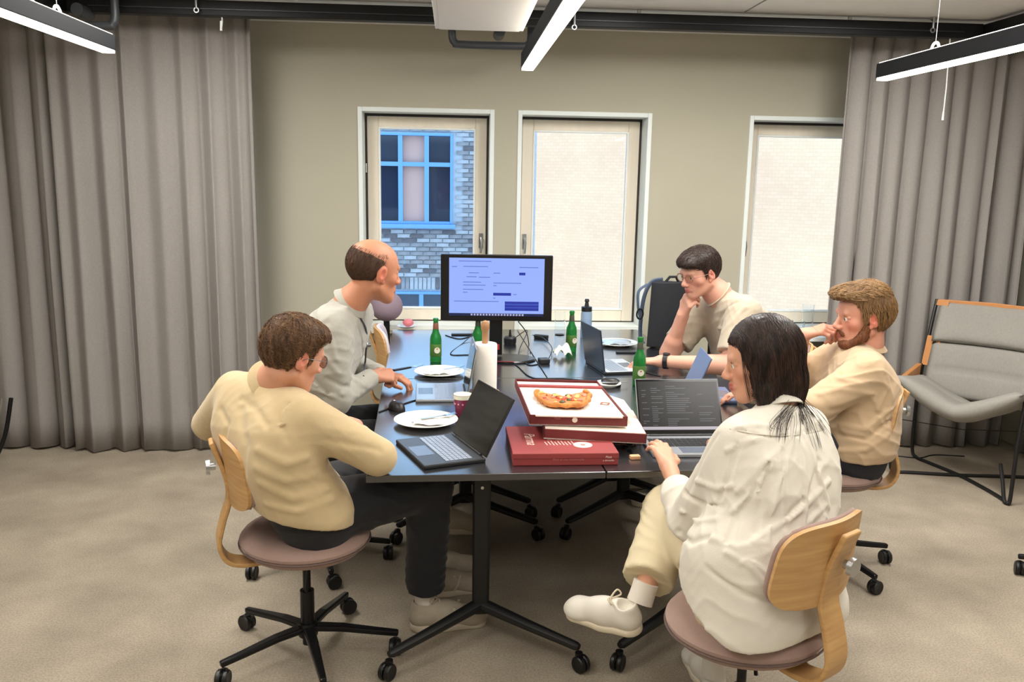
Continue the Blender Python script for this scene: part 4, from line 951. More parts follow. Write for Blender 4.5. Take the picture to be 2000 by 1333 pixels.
def mesh_sdf(sdf, lo, hi, h, exclude=()):
    lo = np.array(lo, float); hi = np.array(hi, float); B = 8
    nb_ = np.ceil((hi-lo)/(h*B)).astype(int)+1; n = nb_*B
    bi = np.stack(np.meshgrid(*[np.arange(q) for q in nb_], indexing='ij'), -1).reshape(-1, 3)
    cc = (lo+(bi*B+(B-1)/2)*h).astype(f4); dv = sdf(cc); act = np.abs(dv) < h*B*.87*1.35+.012
    V = np.full(tuple(n), 1.0, dtype=f4)
    V4 = V.reshape(nb_[0], B, nb_[1], B, nb_[2], B)
    neg = bi[~act & (dv < 0)]
    V4[neg[:, 0], :, neg[:, 1], :, neg[:, 2], :] = -1.0
    ab = bi[act]
    if len(ab) == 0: return np.zeros((0, 3)), []
    loc = np.stack(np.meshgrid(np.arange(B), np.arange(B), np.arange(B), indexing='ij'), -1).reshape(-1, 3)
    rel = sdf.near(cc[act], h*B*.87)
    for i in range(0, len(ab), 200):
        g = ab[i:i+200, None, :]*B+loc[None]; v = sdf.blocks((lo+g*h).astype(f4), [None if r is None else r[i:i+200] for r in rel]); g = g.reshape(-1, 3); V[g[:, 0], g[:, 1], g[:, 2]] = v
    ins = V < 0
    c8 = np.zeros(tuple(n-1), dtype=np.int8)
    for a in (0, 1):
        for b in (0, 1):
            for c in (0, 1): c8 += ins[a:n[0]-1+a, b:n[1]-1+b, c:n[2]-1+c]
    cells = np.argwhere((c8 > 0) & (c8 < 8))
    acc = np.zeros((len(cells), 3)); cnt = np.zeros(len(cells))
    cor = [(a, b, c) for a in (0, 1) for b in (0, 1) for c in (0, 1)]
    vals = {q: V[cells[:, 0]+q[0], cells[:, 1]+q[1], cells[:, 2]+q[2]] for q in cor}
    for q in cor:
        for ax in range(3):
            if q[ax]: continue
            r = list(q); r[ax] = 1; r = tuple(r); a, b = vals[q], vals[r]; m = (a < 0) != (b < 0)
            t = np.where(m, a/np.where(m, a-b, 1), 0); pt = np.array(q, float)[None].repeat(len(cells), 0); pt[:, ax] += t
            acc[m] += pt[m]; cnt[m] += 1
    P_ = lo+(cells+acc/cnt[:, None])*h
    idx = np.full(tuple(n-1), -1, dtype=np.int32); idx[cells[:, 0], cells[:, 1], cells[:, 2]] = np.arange(len(cells))
    F_ = []
    for ax in range(3):
        u, v = (ax+1) % 3, (ax+2) % 3
        s0 = [slice(None)]*3; s1 = [slice(None)]*3; s0[ax] = slice(0, n[ax]-1); s1[ax] = slice(1, n[ax])
        e = np.argwhere(ins[tuple(s0)] != ins[tuple(s1)])
        ok = (e[:, u] > 0) & (e[:, v] > 0) & (e[:, u] < n[u]-1) & (e[:, v] < n[v]-1); e = e[ok]
        qs = []
        for du, dv_ in ((-1, -1), (0, -1), (0, 0), (-1, 0)):
            c = e.copy(); c[:, u] += du; c[:, v] += dv_; qs.append(idx[c[:, 0], c[:, 1], c[:, 2]])
        q = np.stack(qs, 1); flip = ~ins[e[:, 0], e[:, 1], e[:, 2]]; q[flip] = q[flip][:, ::-1]; F_.append(q[(q >= 0).all(1)])
    F_ = np.concatenate(F_)
    for (elo, ehi) in exclude:
        ce = P_[F_].mean(1); F_ = F_[~((ce > elo) & (ce < ehi)).all(1)]
    used = np.unique(F_); re = np.full(len(P_), -1); re[used] = np.arange(len(used))
    return P_[used], re[F_]
def np_mesh(name, V, F_, m, parent, base, attr=None):
    me = bpy.data.meshes.new(name); V = (V-np.array(base)).astype(f4)
    me.vertices.add(len(V)); me.vertices.foreach_set('co', V.ravel()); nf, w_ = F_.shape
    me.loops.add(nf*w_); me.loops.foreach_set('vertex_index', F_.astype(np.int32).ravel())
    me.polygons.add(nf); me.polygons.foreach_set('loop_start', np.arange(0, nf*w_, w_, dtype=np.int32)); me.polygons.foreach_set('loop_total', np.full(nf, w_, dtype=np.int32))
    me.update(); me.validate(); me.shade_smooth()
    if attr is not None:
        ca = me.attributes.new('tint', 'FLOAT_COLOR', 'POINT'); ca.data.foreach_set('color', attr.astype(f4).ravel())
    o = bpy.data.objects.new(name, me); C.objects.link(o); me.materials.append(m); o.parent = parent; return o
def smoothV(V, F_, n=1):
    return V
def wr(p, dirs, seed=0):
    """folded-cloth relief: ridged waves along given directions"""
    out = np.zeros(len(p), dtype=f4); rs = np.random.RandomState(seed)
    for d, k, a in dirs:
        d = A_(d); o = rs.rand(3)*6; wv = .9*np.sin(p@A_(rs.randn(3)*14)+o[0])+.6*np.sin(p@A_(rs.randn(3)*24)+o[1])
        s = np.sin(p@(d*k)+wv*1.6+o[2]); m = .5+.5*np.sin(p@A_(rs.randn(3)*9)+o[0]*2)
        out += a*m*((1-np.abs(s))**1.6-.35)
    return out
def fold_post(sdf, folds):
    """folds: ([photo points], radius, height); traced along the garment's own surface as seen in the photograph"""
    segs = []
    for pts, r, a in folds:
        hit = [sdf.march((0, 0, CAMH), ray(*q)) for q in pts]; hit = [q for q in hit if q is not None]
        for i in range(len(hit)-1):
            if (hit[i]-hit[i+1]).length < .35: segs.append((A_(hit[i]), A_(hit[i+1]), r, a))
    def post(p, d):
        out = d.copy(); bulge = np.zeros(len(p), dtype=f4)
        for a, b, r, am in segs:
            ab = b-a; t = np.clip((p-a)@ab/(float(ab@ab)+1e-9), 0, 1); q = np.linalg.norm(p-a-t[:, None]*ab, axis=1)
            g = am*np.exp(-(q/r)**2); bulge = np.where(np.abs(g) > np.abs(bulge), g, bulge)
        return out-bulge
    sdf.post.append(post)
def skin_mat(name, col, lip, red):
    m = mat(name, col, .5, spec=.4, sss=.12, bump=.08, bscale=420)
    nt = m.node_tree; N = nt.nodes; L = nt.links; b = N['Principled BSDF']
    at_ = N.new('ShaderNodeAttribute'); at_.attribute_name = 'tint'; sp = N.new('ShaderNodeSeparateColor'); L.new(at_.outputs['Color'], sp.inputs[0])
    m1 = N.new('ShaderNodeMix'); m1.data_type = 'RGBA'; m1.inputs['A'].default_value = lin(col)+(1,); m1.inputs['B'].default_value = lin(red)+(1,); L.new(sp.outputs[1], m1.inputs['Factor'])
    m2 = N.new('ShaderNodeMix'); m2.data_type = 'RGBA'; m2.inputs['B'].default_value = lin(lip)+(1,); L.new(m1.outputs['Result'], m2.inputs['A']); L.new(sp.outputs[0], m2.inputs['Factor'])
    L.new(m2.outputs['Result'], b.inputs['Base Color']); return m
def hair_mat(name, c1, c2, rough=.5):
    return mat(name, c1, rough, spec=.35, vary=.4, vscale=60, col2=c2, stretch=(1, 1, .25), detail=3)
class Head:
    def __init__(s, O, F_, up=(0, 0, 1), sc=1.0):
        s.O = Vector(O); s.F = nrm(F_); u = Vector(up); s.X = s.F.cross(u).normalized(); s.U = s.X.cross(s.F).normalized(); s.s = sc
        s.M = np.array([list(s.X), list(s.F), list(s.U)], dtype=f4).T
    def w(s, x, y, z): return s.O+(s.X*x+s.F*y+s.U*z)*s.s
    def loc(s, p): return (p-A_(s.O))@s.M/s.s
    def sdf(s, D, fem=False, wide=1.0):
        w = s.w; q = s.s; R_ = s.M
        def E(c, r, k=.02, op='+', rot=None):
            Rm = R_ if rot is None else R_@np.array(rot, dtype=f4)
            D.ell(w(*c), [v*q for v in r], k, op, Rm)
        def K(a, b, r1, r2, k=.01, op='+'): D.cone(w(*a), w(*b), r1*q, r2*q, k, op)
        E((0, -.018, .032), (.075, .094, .086), .02); E((0, .022, .03), (.064, .062, .066), .03)
        E((0, .030, -.03), (.057*wide, .054, .068), .03); E((0, .040, -.066), (.042*wide, .045, .040), .02)
        for x in (-1, 1):
            K((x*.054*wide, -.008, -.052), (x*.022, .060, -.096), .015, .014, .025)
            E((x*.044*wide, .050, -.02), (.019, .017, .018), .02)
        E((0, .066, -.098), (.021, .019, .017), .02)
        K((-.034, .076, .022), (.034, .076, .022), .011, .011, .014)
        for x in (-1, 1): E((x*.032, .100, .003), (.020, .018, .013), .012, '-')
        for x in (-1, 1):
            K((x*.020, .0795, .0085), (x*.046, .070, .006), .0055, .005, .004); K((x*.020, .0785, -.0065), (x*.045, .069, -.006), .0045, .004, .004)
            E((x*.032, .067, .001), (.0135, .0135, .0125), .004)
        nz = .9 if fem else 1
        K((0, .080, .014), (0, .101, -.026), .0085, .0105, .012); E((0, .1025, -.030), (.0125*nz, .012, .0110*nz), .010)
        for x in (-1, 1): E((x*.0125*nz, .095, -.034), (.0085, .011, .008), .007)
        K((0, .080, -.046), (0, .082, -.078), .012, .012, .012)
        for x in (-1, 1):
            K((x*.023, .078, -.062), (0, .0925, -.0575), .0040, .0055, .005); K((x*.020, .079, -.065), (0, .0905, -.0685), .0045, .0072, .005)
        K((-.02, .090, -.0628), (.02, .090, -.0628), .0016, .0016, .003, '-') if 0 else None
        for x in (-1, 1):
            a = .35; rot = [[1, 0, 0], [0, math.cos(a), math.sin(a)], [0, -math.sin(a), math.cos(a)]]
            E((x*.0755, -.010, -.004), (.0085, .0185, .031), .006, '+', rot); E((x*.0845, -.006, .001), (.0075, .010, .019), .004, '-', rot)
            E((x*.073, -.001, -.030), (.006, .008, .010), .006); E((x*.076, .004, -.004), (.005, .005, .007), .004)
    def tint(s, P_):
        q = s.loc(P_.astype(f4)); t = np.zeros((len(P_), 4), dtype=f4); t[:, 3] = 1
        def g(c, r): return np.exp(-(((q-A_(c))/A_(r))**2).sum(1))
        t[:, 0] = np.clip(1.6*(g((0, .094, -.0575), (.020, .012, .0045))+g((0, .093, -.069), (.018, .012, .006))), 0, 1)
        t[:, 1] = np.clip(.35*g((0, .112, -.03), (.018, .02, .015))+.5*g((.045, .06, -.03), (.02, .03, .022))+.5*g((-.045, .06, -.03), (.02, .03, .022))+.8*g((.08, -.01, 0), (.012, .025, .04))+.8*g((-.08, -.01, 0), (.012, .025, .04)), 0, 1)
        return t
def hand(D, W, dr, dorsal, side, curl=.5, s=1.0, spread=.10, thumb=None, k=.007):
    """side: +1 left hand, -1 right hand. curl: one number or four"""
    y = nrm(dr); z = Vector(dorsal); z = (z-y*z.dot(y)).normalized(); x = y.cross(z)*side    # x points to the thumb side
    W = Vector(W); T = lambda a, b, c: W+(x*a+y*b+z*c)*s
    cu = [curl]*4 if not isinstance(curl, (list, tuple)) else curl
    D.cone(T(0, -.03, 0), T(0, .01, 0), .024*s, .024*s, .02)
    bx = (.027, .009, -.009, -.026); by = (.088, .092, .088, .080); ln = ((.043, .026, .021), (.048, .030, .022), (.044, .028, .021), (.035, .021, .019)); rr = (.0092, .0095, .009, .008)
    for i in range(4):
        D.cone(T(bx[i]*.45, .008, 0), T(bx[i], by[i], .001), .0165*s, .0112*s, .014)
    tips = []
    for i in range(4):
        p = T(bx[i], by[i], .001); ang = 0; a0 = (bx[i]/.027)*spread; r = rr[i]*s
        for j, (L_, kk) in enumerate(zip(ln[i], (.8, 1.15, .75))):
            ang += cu[i]*kk; d = (y*math.cos(a0)+x*math.sin(a0))*math.cos(ang)-z*math.sin(ang)
            q = p+d*L_*s; D.cone(p, q, r*(1-.06*j), r*(1-.06*(j+1)), k if j else .009); p = q
        tips.append(p)
    t1, t2, t3 = thumb or ((.050, .050, -.016), (.056, .082, -.026), (.050, .106, -.034))
    D.cone(T(.018, .018, -.004), T(*t1), .0165*s, .0125*s, .012); D.cone(T(*t1), T(*t2), .0118*s, .0105*s, .006); D.cone(T(*t2), T(*t3), .0102*s, .0085*s, .005)
    return tips
def seg_len(a, b): return (Vector(a)-Vector(b)).length
def levels(J, g=1.0, belly=0.0, bulge=.03, chest=1.0):
    """pelvis-to-shoulder cross-sections"""
    H_, hl = Vector(J['hip']), nrm(J['hiplat']); S_ = (Vector(J['LS'])+Vector(J['RS']))/2; sl = (Vector(J['RS'])-Vector(J['LS'])).normalized()
    ax = (S_-H_).normalized(); back = -nrm(J.get('front', Vector((0, 0, 1)).cross(sl)*1))
    out = []
    hw_ = (Vector(J['RS'])-Vector(J['LS'])).length/2
    for t, w_, r in ((-.12, .085, .095), (0, .095, .115), (.22, .090, .112), (.42, .082, .106), (.62, .098*chest, .110), (.80, .115*chest, .100), (.93, .115*chest, .078), (1.02, .105, .055)):
        c = H_.lerp(S_, t)+back*(bulge*math.sin(PI*min(1, max(0, t))))
        d = hl.lerp(sl, min(1, max(0, t))).normalized(); r2 = r+(belly*math.exp(-((t-.3)/.25)**2))
        if belly: c = c-back*belly*.7*math.exp(-((t-.3)/.25)**2)
        out.append((c, d, w_*g if t < .9 else min(w_*g, hw_*.7), r2*g))
    return out
def bbox(pts, m):
    a = np.array([list(p) for p in pts]); return a.min(0)-m, a.max(0)+m
def shoe(t, base, ankle, heel, toe, up, label, m_up, m_sole, s=1.0, stripes=False, laces=True, name='shoe'):
    ankle, heel, toe = Vector(ankle), Vector(heel), Vector(toe); y = (toe-heel).normalized(); z = Vector(up); z = (z-y*z.dot(y)).normalized(); x = y.cross(z); L_ = (toe-heel).length
    T = lambda a, b, c: heel+x*a*s+y*b*L_+z*c*s
    D = SDF(); Rm = np.array([list(x), list(y), list(z)], dtype=f4).T
    D.cone(T(0, .12, .045), T(0, .45, .045), .040*s, .040*s, .02); D.cone(T(0, .45, .045), T(.002, .80, .035), .041*s, .034*s, .03); D.ell(T(0, .80, .030), (.043*s, .055*s, .027*s), .03, '+', Rm)
    D.cone(T(0, .14, .06), T(0, .12, .085), .036*s, .033*s, .02); D.cone(T(0, .28, .075), T(0, .55, .055), .026*s, .024*s, .03)
    D.cone(T(0, .13, .10), T(0, .13, .15), .026*s, .026*s, .008, '-')
    D.plane(T(0, 0, .012), -z)
    lo, hi = bbox([heel, toe, ankle], .09); V, F_ = mesh_sdf(D, lo, hi, .0042); o = np_mesh(name, V, F_, m_up, t, base)
    S = SDF(); S.cone(T(0, .13, .012), T(0, .45, .012), .041*s, .043*s, .01).cone(T(0, .45, .012), T(.0, .84, .014), .043*s, .040*s, .02)
    S.fn(lambda p: np.abs((p-A_(T(0, 0, .012)))@A_(z))-.013*s, '&', .006)
    V, F_ = mesh_sdf(S, lo, hi, .0042); np_mesh('shoe_sole', V, F_, m_sole, o, base)
    B_ = Vector(base); 
    if laces:
        for k in range(4):
            yy = .36+.09*k; zz = .101-.010*k; l_ = MB().tube([T(-.022, yy-.02, zz-.014)-B_, T(0, yy, zz+.003)-B_, T(.022, yy+.01, zz-.014)-B_], .003*s, 6).build('shoelace', m_sole, o, smooth=True)
        MB().tube([q-B_ for q in bez([T(0, .34, .104), T(-.025, .30, .125), T(-.03, .26, .11), T(0, .33, .106), T(.025, .28, .125), T(.03, .25, .105), T(0, .34, .104)], 4)], .0028*s, 6).build('shoelace', m_sole, o, smooth=True)
    if stripes:
        for k in range(3):
            for sx in (-1, 1): MB().tube([T(sx*.0415, .36+.09*k, .024)-B_, T(sx*.041, .42+.09*k, .05)-B_, T(sx*.030, .46+.09*k, .080)-B_], .0045*s, 6, .5).build('shoe_stripe', m_sole, o, smooth=True)
    return o
def strands(hd, D, seeds_ok, flow, n, seed, L_, steps=7, r=.0011, lift=.002):
    """hair strands that follow the surface of D; returns verts, faces (thin 3-sided tubes)"""
    rs = np.random.RandomState(seed); P_ = []
    lo = np.array([-.11, -.14, -.12]); hi = np.array([.11, .13, .16]); tries = 0
    def grad(p):
        e = 1e-3; g = np.stack([D(p+A_([e if i == j else 0 for j in range(3)]))-D(p-A_([e if i == j else 0 for j in range(3)])) for i in range(3)], 1); return g/(np.linalg.norm(g, axis=1)[:, None]+1e-9)
    q = rs.randn(n*6, 3); q /= np.linalg.norm(q, axis=1)[:, None]; q = (q*[.14, .16, .15]+[0, -.015, .03]).astype(f4)
    w = (A_(hd.O)+(q*hd.s)@hd.M.T).astype(f4)
    for _ in range(8): w = w-grad(w)*(D(w)*.9)[:, None]
    lq = hd.loc(w); ok = (np.abs(D(w)) < .002) & seeds_ok(lq); w = w[ok][:n]
    path = [w+grad(w)*.0006]; cur = w.copy(); L2 = L_*(.6+.8*rs.rand(len(w)))
    jit = rs.randn(len(w), 3)*.12
    for k in range(steps):
        f = flow(hd.loc(cur))+jit; f = f@hd.M.T; g = grad(cur); f = f-g*(f*g).sum(1)[:, None]; f /= np.linalg.norm(f, axis=1)[:, None]+1e-9
        cur = cur+f*(L2/steps)[:, None]; dd = D(cur); cur = cur-grad(cur)*(dd-lift*(k+1)/steps)[:, None]*.9; path.append(cur.copy())
    return tubes(np.stack(path, 1), r)
def tubes(path, r, taper=True):
    n, k, _ = path.shape; d = np.zeros_like(path); d[:, 1:-1] = path[:, 2:]-path[:, :-2]; d[:, 0] = path[:, 1]-path[:, 0]; d[:, -1] = path[:, -1]-path[:, -2]
    d /= np.linalg.norm(d, axis=2)[..., None]+1e-9; a = np.cross(d, np.array([.31, .2, .93])); a /= np.linalg.norm(a, axis=2)[..., None]+1e-9; b = np.cross(d, a)
    rad = np.full(k, r); 
    if taper: rad = r*np.array([.6]+[1]*(k-3)+[.7, .15])
    V = np.stack([path+(a*math.cos(t)+b*math.sin(t))*rad[None, :, None] for t in (0, 2.094, 4.189)], 2).reshape(-1, 3)
    base = (np.arange(n)*k*3)[:, None, None]; i = (np.arange(k-1)*3)[None, :, None]; j = np.arange(3)[None, None, :]; j2 = (j+1) % 3
    F_ = np.stack([base+i+j, base+i+j2, base+i+3+j2, base+i+3+j], -1).reshape(-1, 4); return V, F_
def hairline(y, pts): return np.interp(y, [p[0] for p in pts], [p[1] for p in pts])
HL_SHORT = [(-.13, -.060), (-.06, -.068), (-.035, -.050), (-.024, -.01), (-.010, .026), (.004, .022), (.012, -.004), (.018, -.022), (.030, -.018), (.036, .030), (.048, .052), (.07, .070), (.1, .075)]
def glasses(t, hd, base, col, rim=.0016, rad=(.024, .019)):
    B_ = Vector(base); m = mat('frame_'+col[0], col[1], .3); g = None; w = lambda *a: hd.w(*a)-B_
    for x in (-1, 1):
        pts = [w(x*.033+rad[0]*math.cos(a)*(abs(math.cos(a))**-.25 if abs(math.cos(a)) > .05 else 1), .097-.35*abs(x*.033+rad[0]*math.cos(a)-0)*.25, .001+rad[1]*math.sin(a)) for a in np.linspace(0, 2*PI, 24, endpoint=False)]
        o = MB().tube(pts, rim, 6, closed=True).build('glasses_rim' if g else 'glasses', m, g or t, smooth=True)
        g = g or o
        MB().add(pts, [tuple(range(24))]).build('lens', m_glass, g)
        MB().tube([w(x*.060, .088, .006), w(x*.076, .05, .008), w(x*.080, .0, .006), w(x*.078, -.018, -.006)], rim*.9, 6).build('glasses_arm', m, g, smooth=True)
    MB().tube([w(-.010, .098, .004), w(0, .1005, .006), w(.010, .098, .004)], rim, 6).build('glasses_bridge', m, g, smooth=True)
def eyes_brows(t, hd, base, browm, iris=(90, 70, 50), brow=True):
    B_ = Vector(base); me_ = mat('eye_white', (232, 228, 222), .2); mi = mat('iris_%d' % iris[0], iris, .2); Rm = Matrix((hd.X, hd.F, hd.U)).transposed()
    for x in (-1, 1):
        s = hd.s; e = MB().lathe([(max(.0003, .0115*math.sin(a)), .0115*math.cos(a)) for a in np.linspace(0, PI, 12)], (0, 0, 0), 16); e.v = [tuple(Vector(q)*s) for q in e.v]
        e.xf(None, hd.w(x*.032, .0715, .0012)-B_); o = e.build('eyeball', me_, t, smooth=True)
        i = MB().lathe([(.0003, .0121), (.0035, .0118), (.0056, .0106)], (0, 0, 0), 14); i.v = [tuple(Vector(q)*s) for q in i.v]
        i.xf(Rm @ Matrix.Rotation(-PI/2, 3, 'X'), hd.w(x*.032, .0715, .0012)-B_); i.build('iris', mi, o, smooth=True)
        MB().tube([hd.w(x*.018, .0815, .0075)-B_, hd.w(x*.032, .0835, .0115)-B_, hd.w(x*.048, .0715, .0065)-B_], [.0008, .0015, .0009], 6).build('eyelashes', browm, t, smooth=True)
        if brow: MB().tube([hd.w(x*.016, .087, .021)-B_, hd.w(x*.032, .084, .0265)-B_, hd.w(x*.050, .069, .021)-B_], [.0025, .003, .0012], 6, .6).build('eyebrow', browm, t, smooth=True)
def band(name, c, ax, x, ra, rb, wd, th, m, t, base, n=40, tilt=0, gap=None, flare=0):
    """cloth band (collar, cuff, waistband) round axis ax"""
    ax = nrm(ax); x = Vector(x); x = (x-ax*x.dot(ax)).normalized(); y = ax.cross(x); c = Vector(c)-Vector(base)
    def fn(u, v):
        a = (2*PI*u if not gap else gap/2+(2*PI-gap)*u); k = 1+flare*(v-.5)
        return c+x*(ra*k*math.cos(a))+y*(rb*k*math.sin(a))+ax*(wd*(v-.5)+tilt*math.cos(a))
    o = MB().sheet(fn, n, 4, th).build(name, m, t, smooth=True, auto=60, bevel=0); return o
def person(spec):
    J = spec['J']; g = spec.get('g', 1.0); base = spec['base']; nm = spec.get('name', 'person')
    t = thing('person', spec['label'], 'person', base)
    hd = Head(spec['head'], spec['F'], spec.get('up', (0, 0, 1)), spec.get('hs', 1.04)); neck = Vector(J['neck'])
    lv = levels(J, g, spec.get('belly', 0), spec.get('bulge', .03), spec.get('chest', 1.0))
    wr_ = spec['arm_r'] = spec.get('arm_r', (.050, .040, .036, .025))
    # ---- body
    D = SDF()
    for i in range(len(lv)-1):
        a, b = lv[i], lv[i+1]; D.slab((a[0], a[1], a[2]*.93, a[3]*.86), (b[0], b[1], b[2]*.93, b[3]*.86), .03)
    for s in 'LR':
        D.cone(J[s+'S'], J[s+'E'], wr_[0]*g, wr_[1]*g, .03); D.cone(J[s+'E'], J[s+'W'], wr_[1]*g, wr_[3]*g, .02)
        e2 = Vector(J[s+'E']).lerp(Vector(J[s+'W']), .3); D.cone(J[s+'E'], e2, wr_[1]*g, wr_[2]*g*1.02, .02)
        hipj = Vector(J['hip'])+nrm(J['hiplat'])*(.085*g*(1 if s == 'R' else -1))
        D.chain([hipj, J[s+'K'], J[s+'A']], [.078*g, .052*g, .034*g], .03)
    D.chain([lv[-1][0], neck, hd.w(0, -.028, -.055)], [.062*g, .056*g*spec.get('nk', 1), .052*g*spec.get('nk', 1)], .035)
    hd.sdf(D, spec.get('fem', False), spec.get('wide', 1))
    ends = [hd.w(0, 0, 0)]
    for s in 'LR':
        h = spec['hands'][s]; hand(D, J[s+'W'], h[0], h[1], 1 if s == 'L' else -1, h[2], spec.get('hand_s', 1.0)*g, *(h[3:] if len(h) > 3 else ()))
    if 'extra' in spec: spec['extra'](D, hd)
    hb_ = (np.array(hd.O)-.17, np.array(hd.O)+.17); fine = [(hb_[0]-[0, 0, .06], hb_[1])]
    for s in 'LR':
        if spec['fine'].get(s, True):
            W = Vector(J[s+'W']); pts = [W, W+nrm(spec['hands'][s][0])*.12, W.lerp(Vector(J[s+'E']), spec.get('farm', {}).get(s, .35))]; fine.append(bbox(pts, .075))
    allp = [J[k] for k in J if k not in ('hiplat', 'front')]+[hd.O]; lo, hi = bbox(allp, .2)
    Vs, Fs = mesh_sdf(D, lo, hi, .012, fine); n0 = len(Vs); Vs = [Vs]; Fs = [Fs]
    done = []
    for k, (a, b) in enumerate(fine):
        V, F_ = mesh_sdf(D, a, b, .0027 if k == 0 else .0030, done); done.append((a, b)); Vs.append(V); Fs.append(F_+n0); n0 += len(V)
    V = np.concatenate(Vs); F_ = np.concatenate(Fs); body = np_mesh('body', V, F_, spec['skin'], t, base, hd.tint(V))
    if 'face' in spec: spec['face'](t, hd, base)
    # ---- shirt
    m = spec.get('ease', .012); S = SDF(); ar = spec.get('sleeve_r', (.062, .055, .046, .036))
    for i in range(1 if spec.get('shirt_long') is None else 0, len(lv)-1):
        a, b = lv[i], lv[i+1]; S.slab((a[0], a[1], a[2], a[3]+m), (b[0], b[1], b[2], b[3]+m), .035)
    S.cone(lv[-1][0], Vector(lv[-1][0]).lerp(neck, .55), .07*g, .064*g, .04)
    for s in 'LR':
        Sh, E, W = Vector(J[s+'S']), Vector(J[s+'E']), Vector(J[s+'W'])
        S.cone(Sh, E, ar[0]*g, ar[1]*g, .035)
        if spec.get('short'): S.plane(Sh.lerp(E, spec['short'][s]), E-Sh, .006) if spec['short'].get(s) else None
        else:
            fr_ = spec.get('cuff', {}).get(s, .93); Wc = E.lerp(W, fr_); S.cone(E, Wc, ar[2]*g, ar[3]*g, .02)
    if spec.get('short'):
        S = SDF()
        for i in range(1, len(lv)-1):
            a, b = lv[i], lv[i+1]; S.slab((a[0], a[1], a[2], a[3]+m), (b[0], b[1], b[2], b[3]+m), .035)
        S.cone(lv[-1][0], Vector(lv[-1][0]).lerp(neck, .5), .07*g, .062*g, .04)
        for s in 'LR':
            Sh, E = Vector(J[s+'S']), Vector(J[s+'E']); en = Sh.lerp(E, spec['short'][s]); q = SDF(); q.cone(Sh, en+(en-Sh).normalized()*.05, ar[0]*g, ar[1]*g, .01); q.plane(en, E-Sh, .006)
            S.fn(q, '+', .03)
    if 'shirt_extra' in spec: spec['shirt_extra'](S)
    # hem and neck openings
    hm = spec.get('hem')
    if hm: S.plane(hm[0], hm[1], .008)
    if spec.get('hem2'): S.plane(*spec['hem2'], .006)
    nk = neck.lerp(hd.w(0, -.028, -.055), spec.get('neckcut', .25)); S.cone(nk, hd.w(0, -.02, -.02), .05*g, .09*g, .012, '-')
    if spec.get('folds'): fold_post(S, spec['folds'])
    wd = spec.get('wrinkle', .005); sd = spec.get('seed', 1)
    dirs = spec.get('wdirs') or [((.2, .3, .9), 48, wd*.8), ((.8, -.3, .5), 62, wd*.6), ((-.5, .6, .6), 90, wd*.35)]
    S.post.append(lambda p, d: d-wr(p, dirs, sd))
    lo2, hi2 = bbox([J[k] for k in ('hip', 'neck', 'LS', 'RS', 'LE', 'RE', 'LW', 'RW')], .31); lo2[2] -= spec.get('drop', .05)
    V, F_ = mesh_sdf(S, lo2, hi2, spec.get('res', .0055)); shirt = np_mesh(spec.get('shirt_name', 'shirt'), V, F_, spec['cloth'], t, base)
    # ---- trousers
    if spec.get('trousers'):
        T_ = SDF(); tr = spec.get('leg_r', (.098, .072, .062)); cutz = spec.get('leg_cut', .94)
        for i in range(0, 2):
            a, b = lv[i], lv[i+1]; T_.slab((a[0], a[1], a[2], a[3]+.006), (b[0], b[1], b[2], b[3]+.004), .04)
        for s in 'LR':
            hipj = Vector(J['hip'])+nrm(J['hiplat'])*(.085*g*(1 if s == 'R' else -1)); K, An = Vector(J[s+'K']), Vector(J[s+'A'])
            e = K.lerp(An, cutz if not isinstance(cutz, dict) else cutz[s]); q = SDF(); q.chain([hipj, K, e+(e-K).normalized()*.04], [tr[0]*g, tr[1]*g, tr[2]*g], .03); q.plane(e, An-K, .005); T_.fn(q, '+', .03)
        dz = [((.1, .2, .95), 80, .005), ((.7, .5, .3), 60, .004)]
        T_.post.append(lambda p, d: d-wr(p, dz, sd+5))
        if spec.get('leg_folds'): fold_post(T_, spec['leg_folds'])
        lo3, hi3 = bbox([J[k] for k in ('hip', 'LK', 'RK', 'LA', 'RA')], .27); V, F_ = mesh_sdf(T_, lo3, hi3, .0075); np_mesh('trousers', V, F_, spec['trousers'], t, base)
    return t, hd, body, shirt, S, D, lv
m_lipc = (176, 96, 88)
m_socks = mat('sock_white', (228, 220, 208), .95, bump=.4, bscale=300, stretch=(1, 1, .3))
m_shoew = mat('shoe_white', (226, 220, 208), .6); m_solew = mat('sole_cream', (226, 214, 190), .6)
m_shoeg = mat('shoe_beige', (176, 164, 146), .8, vary=.1, vscale=40); m_soleg = mat('sole_beige', (196, 184, 164), .7)
def hair_cap(name, t, hd, base, hm, line, extra=None, grow=(.004, .006, .006), groove=.0012, res=.0028, flowdir=None, gfreq=260, k=.004):
    H = SDF(); Rm = hd.M; q = hd.s
    H.ell(hd.w(0, -.020, .032), ((.077+grow[0])*q, (.097+grow[1])*q, (.089+grow[2])*q), .02, '+', Rm)
    if extra: extra(H, hd)
    def cut(p):
        l = hd.loc(p); return (hairline(l[:, 1], line)-l[:, 2])*q*.75
    H.fn(cut, '&', k)
    def gr(p, d):
        l = hd.loc(p); a = np.arctan2(l[:, 0], l[:, 1]+.02); e = l[:, 2]
        s = np.sin(a*46+np.sin(e*60+l[:, 0]*40)*1.4)*.5+np.sin(a*83+np.sin(e*90)*1.2+1)*.35+np.sin(l[:, 0]*gfreq+l[:, 1]*90+np.sin(e*50)*2)*.4
        return d-groove*s
    H.post.append(gr)
    b = np.array(hd.O); V, F_ = mesh_sdf(H, b-.22, b+.20, res); o = np_mesh(name, V, F_, hm, t, base); return H, o
def add_strands(name, par, hd, H, base, hm, ok, flow, n, seed, L_, **kw):
    V, F_ = strands(hd, H, ok, flow, n, seed, L_, **kw); o = np_mesh(name, V, F_, hm, par, base); o['kind'] = 'stuff'; return o
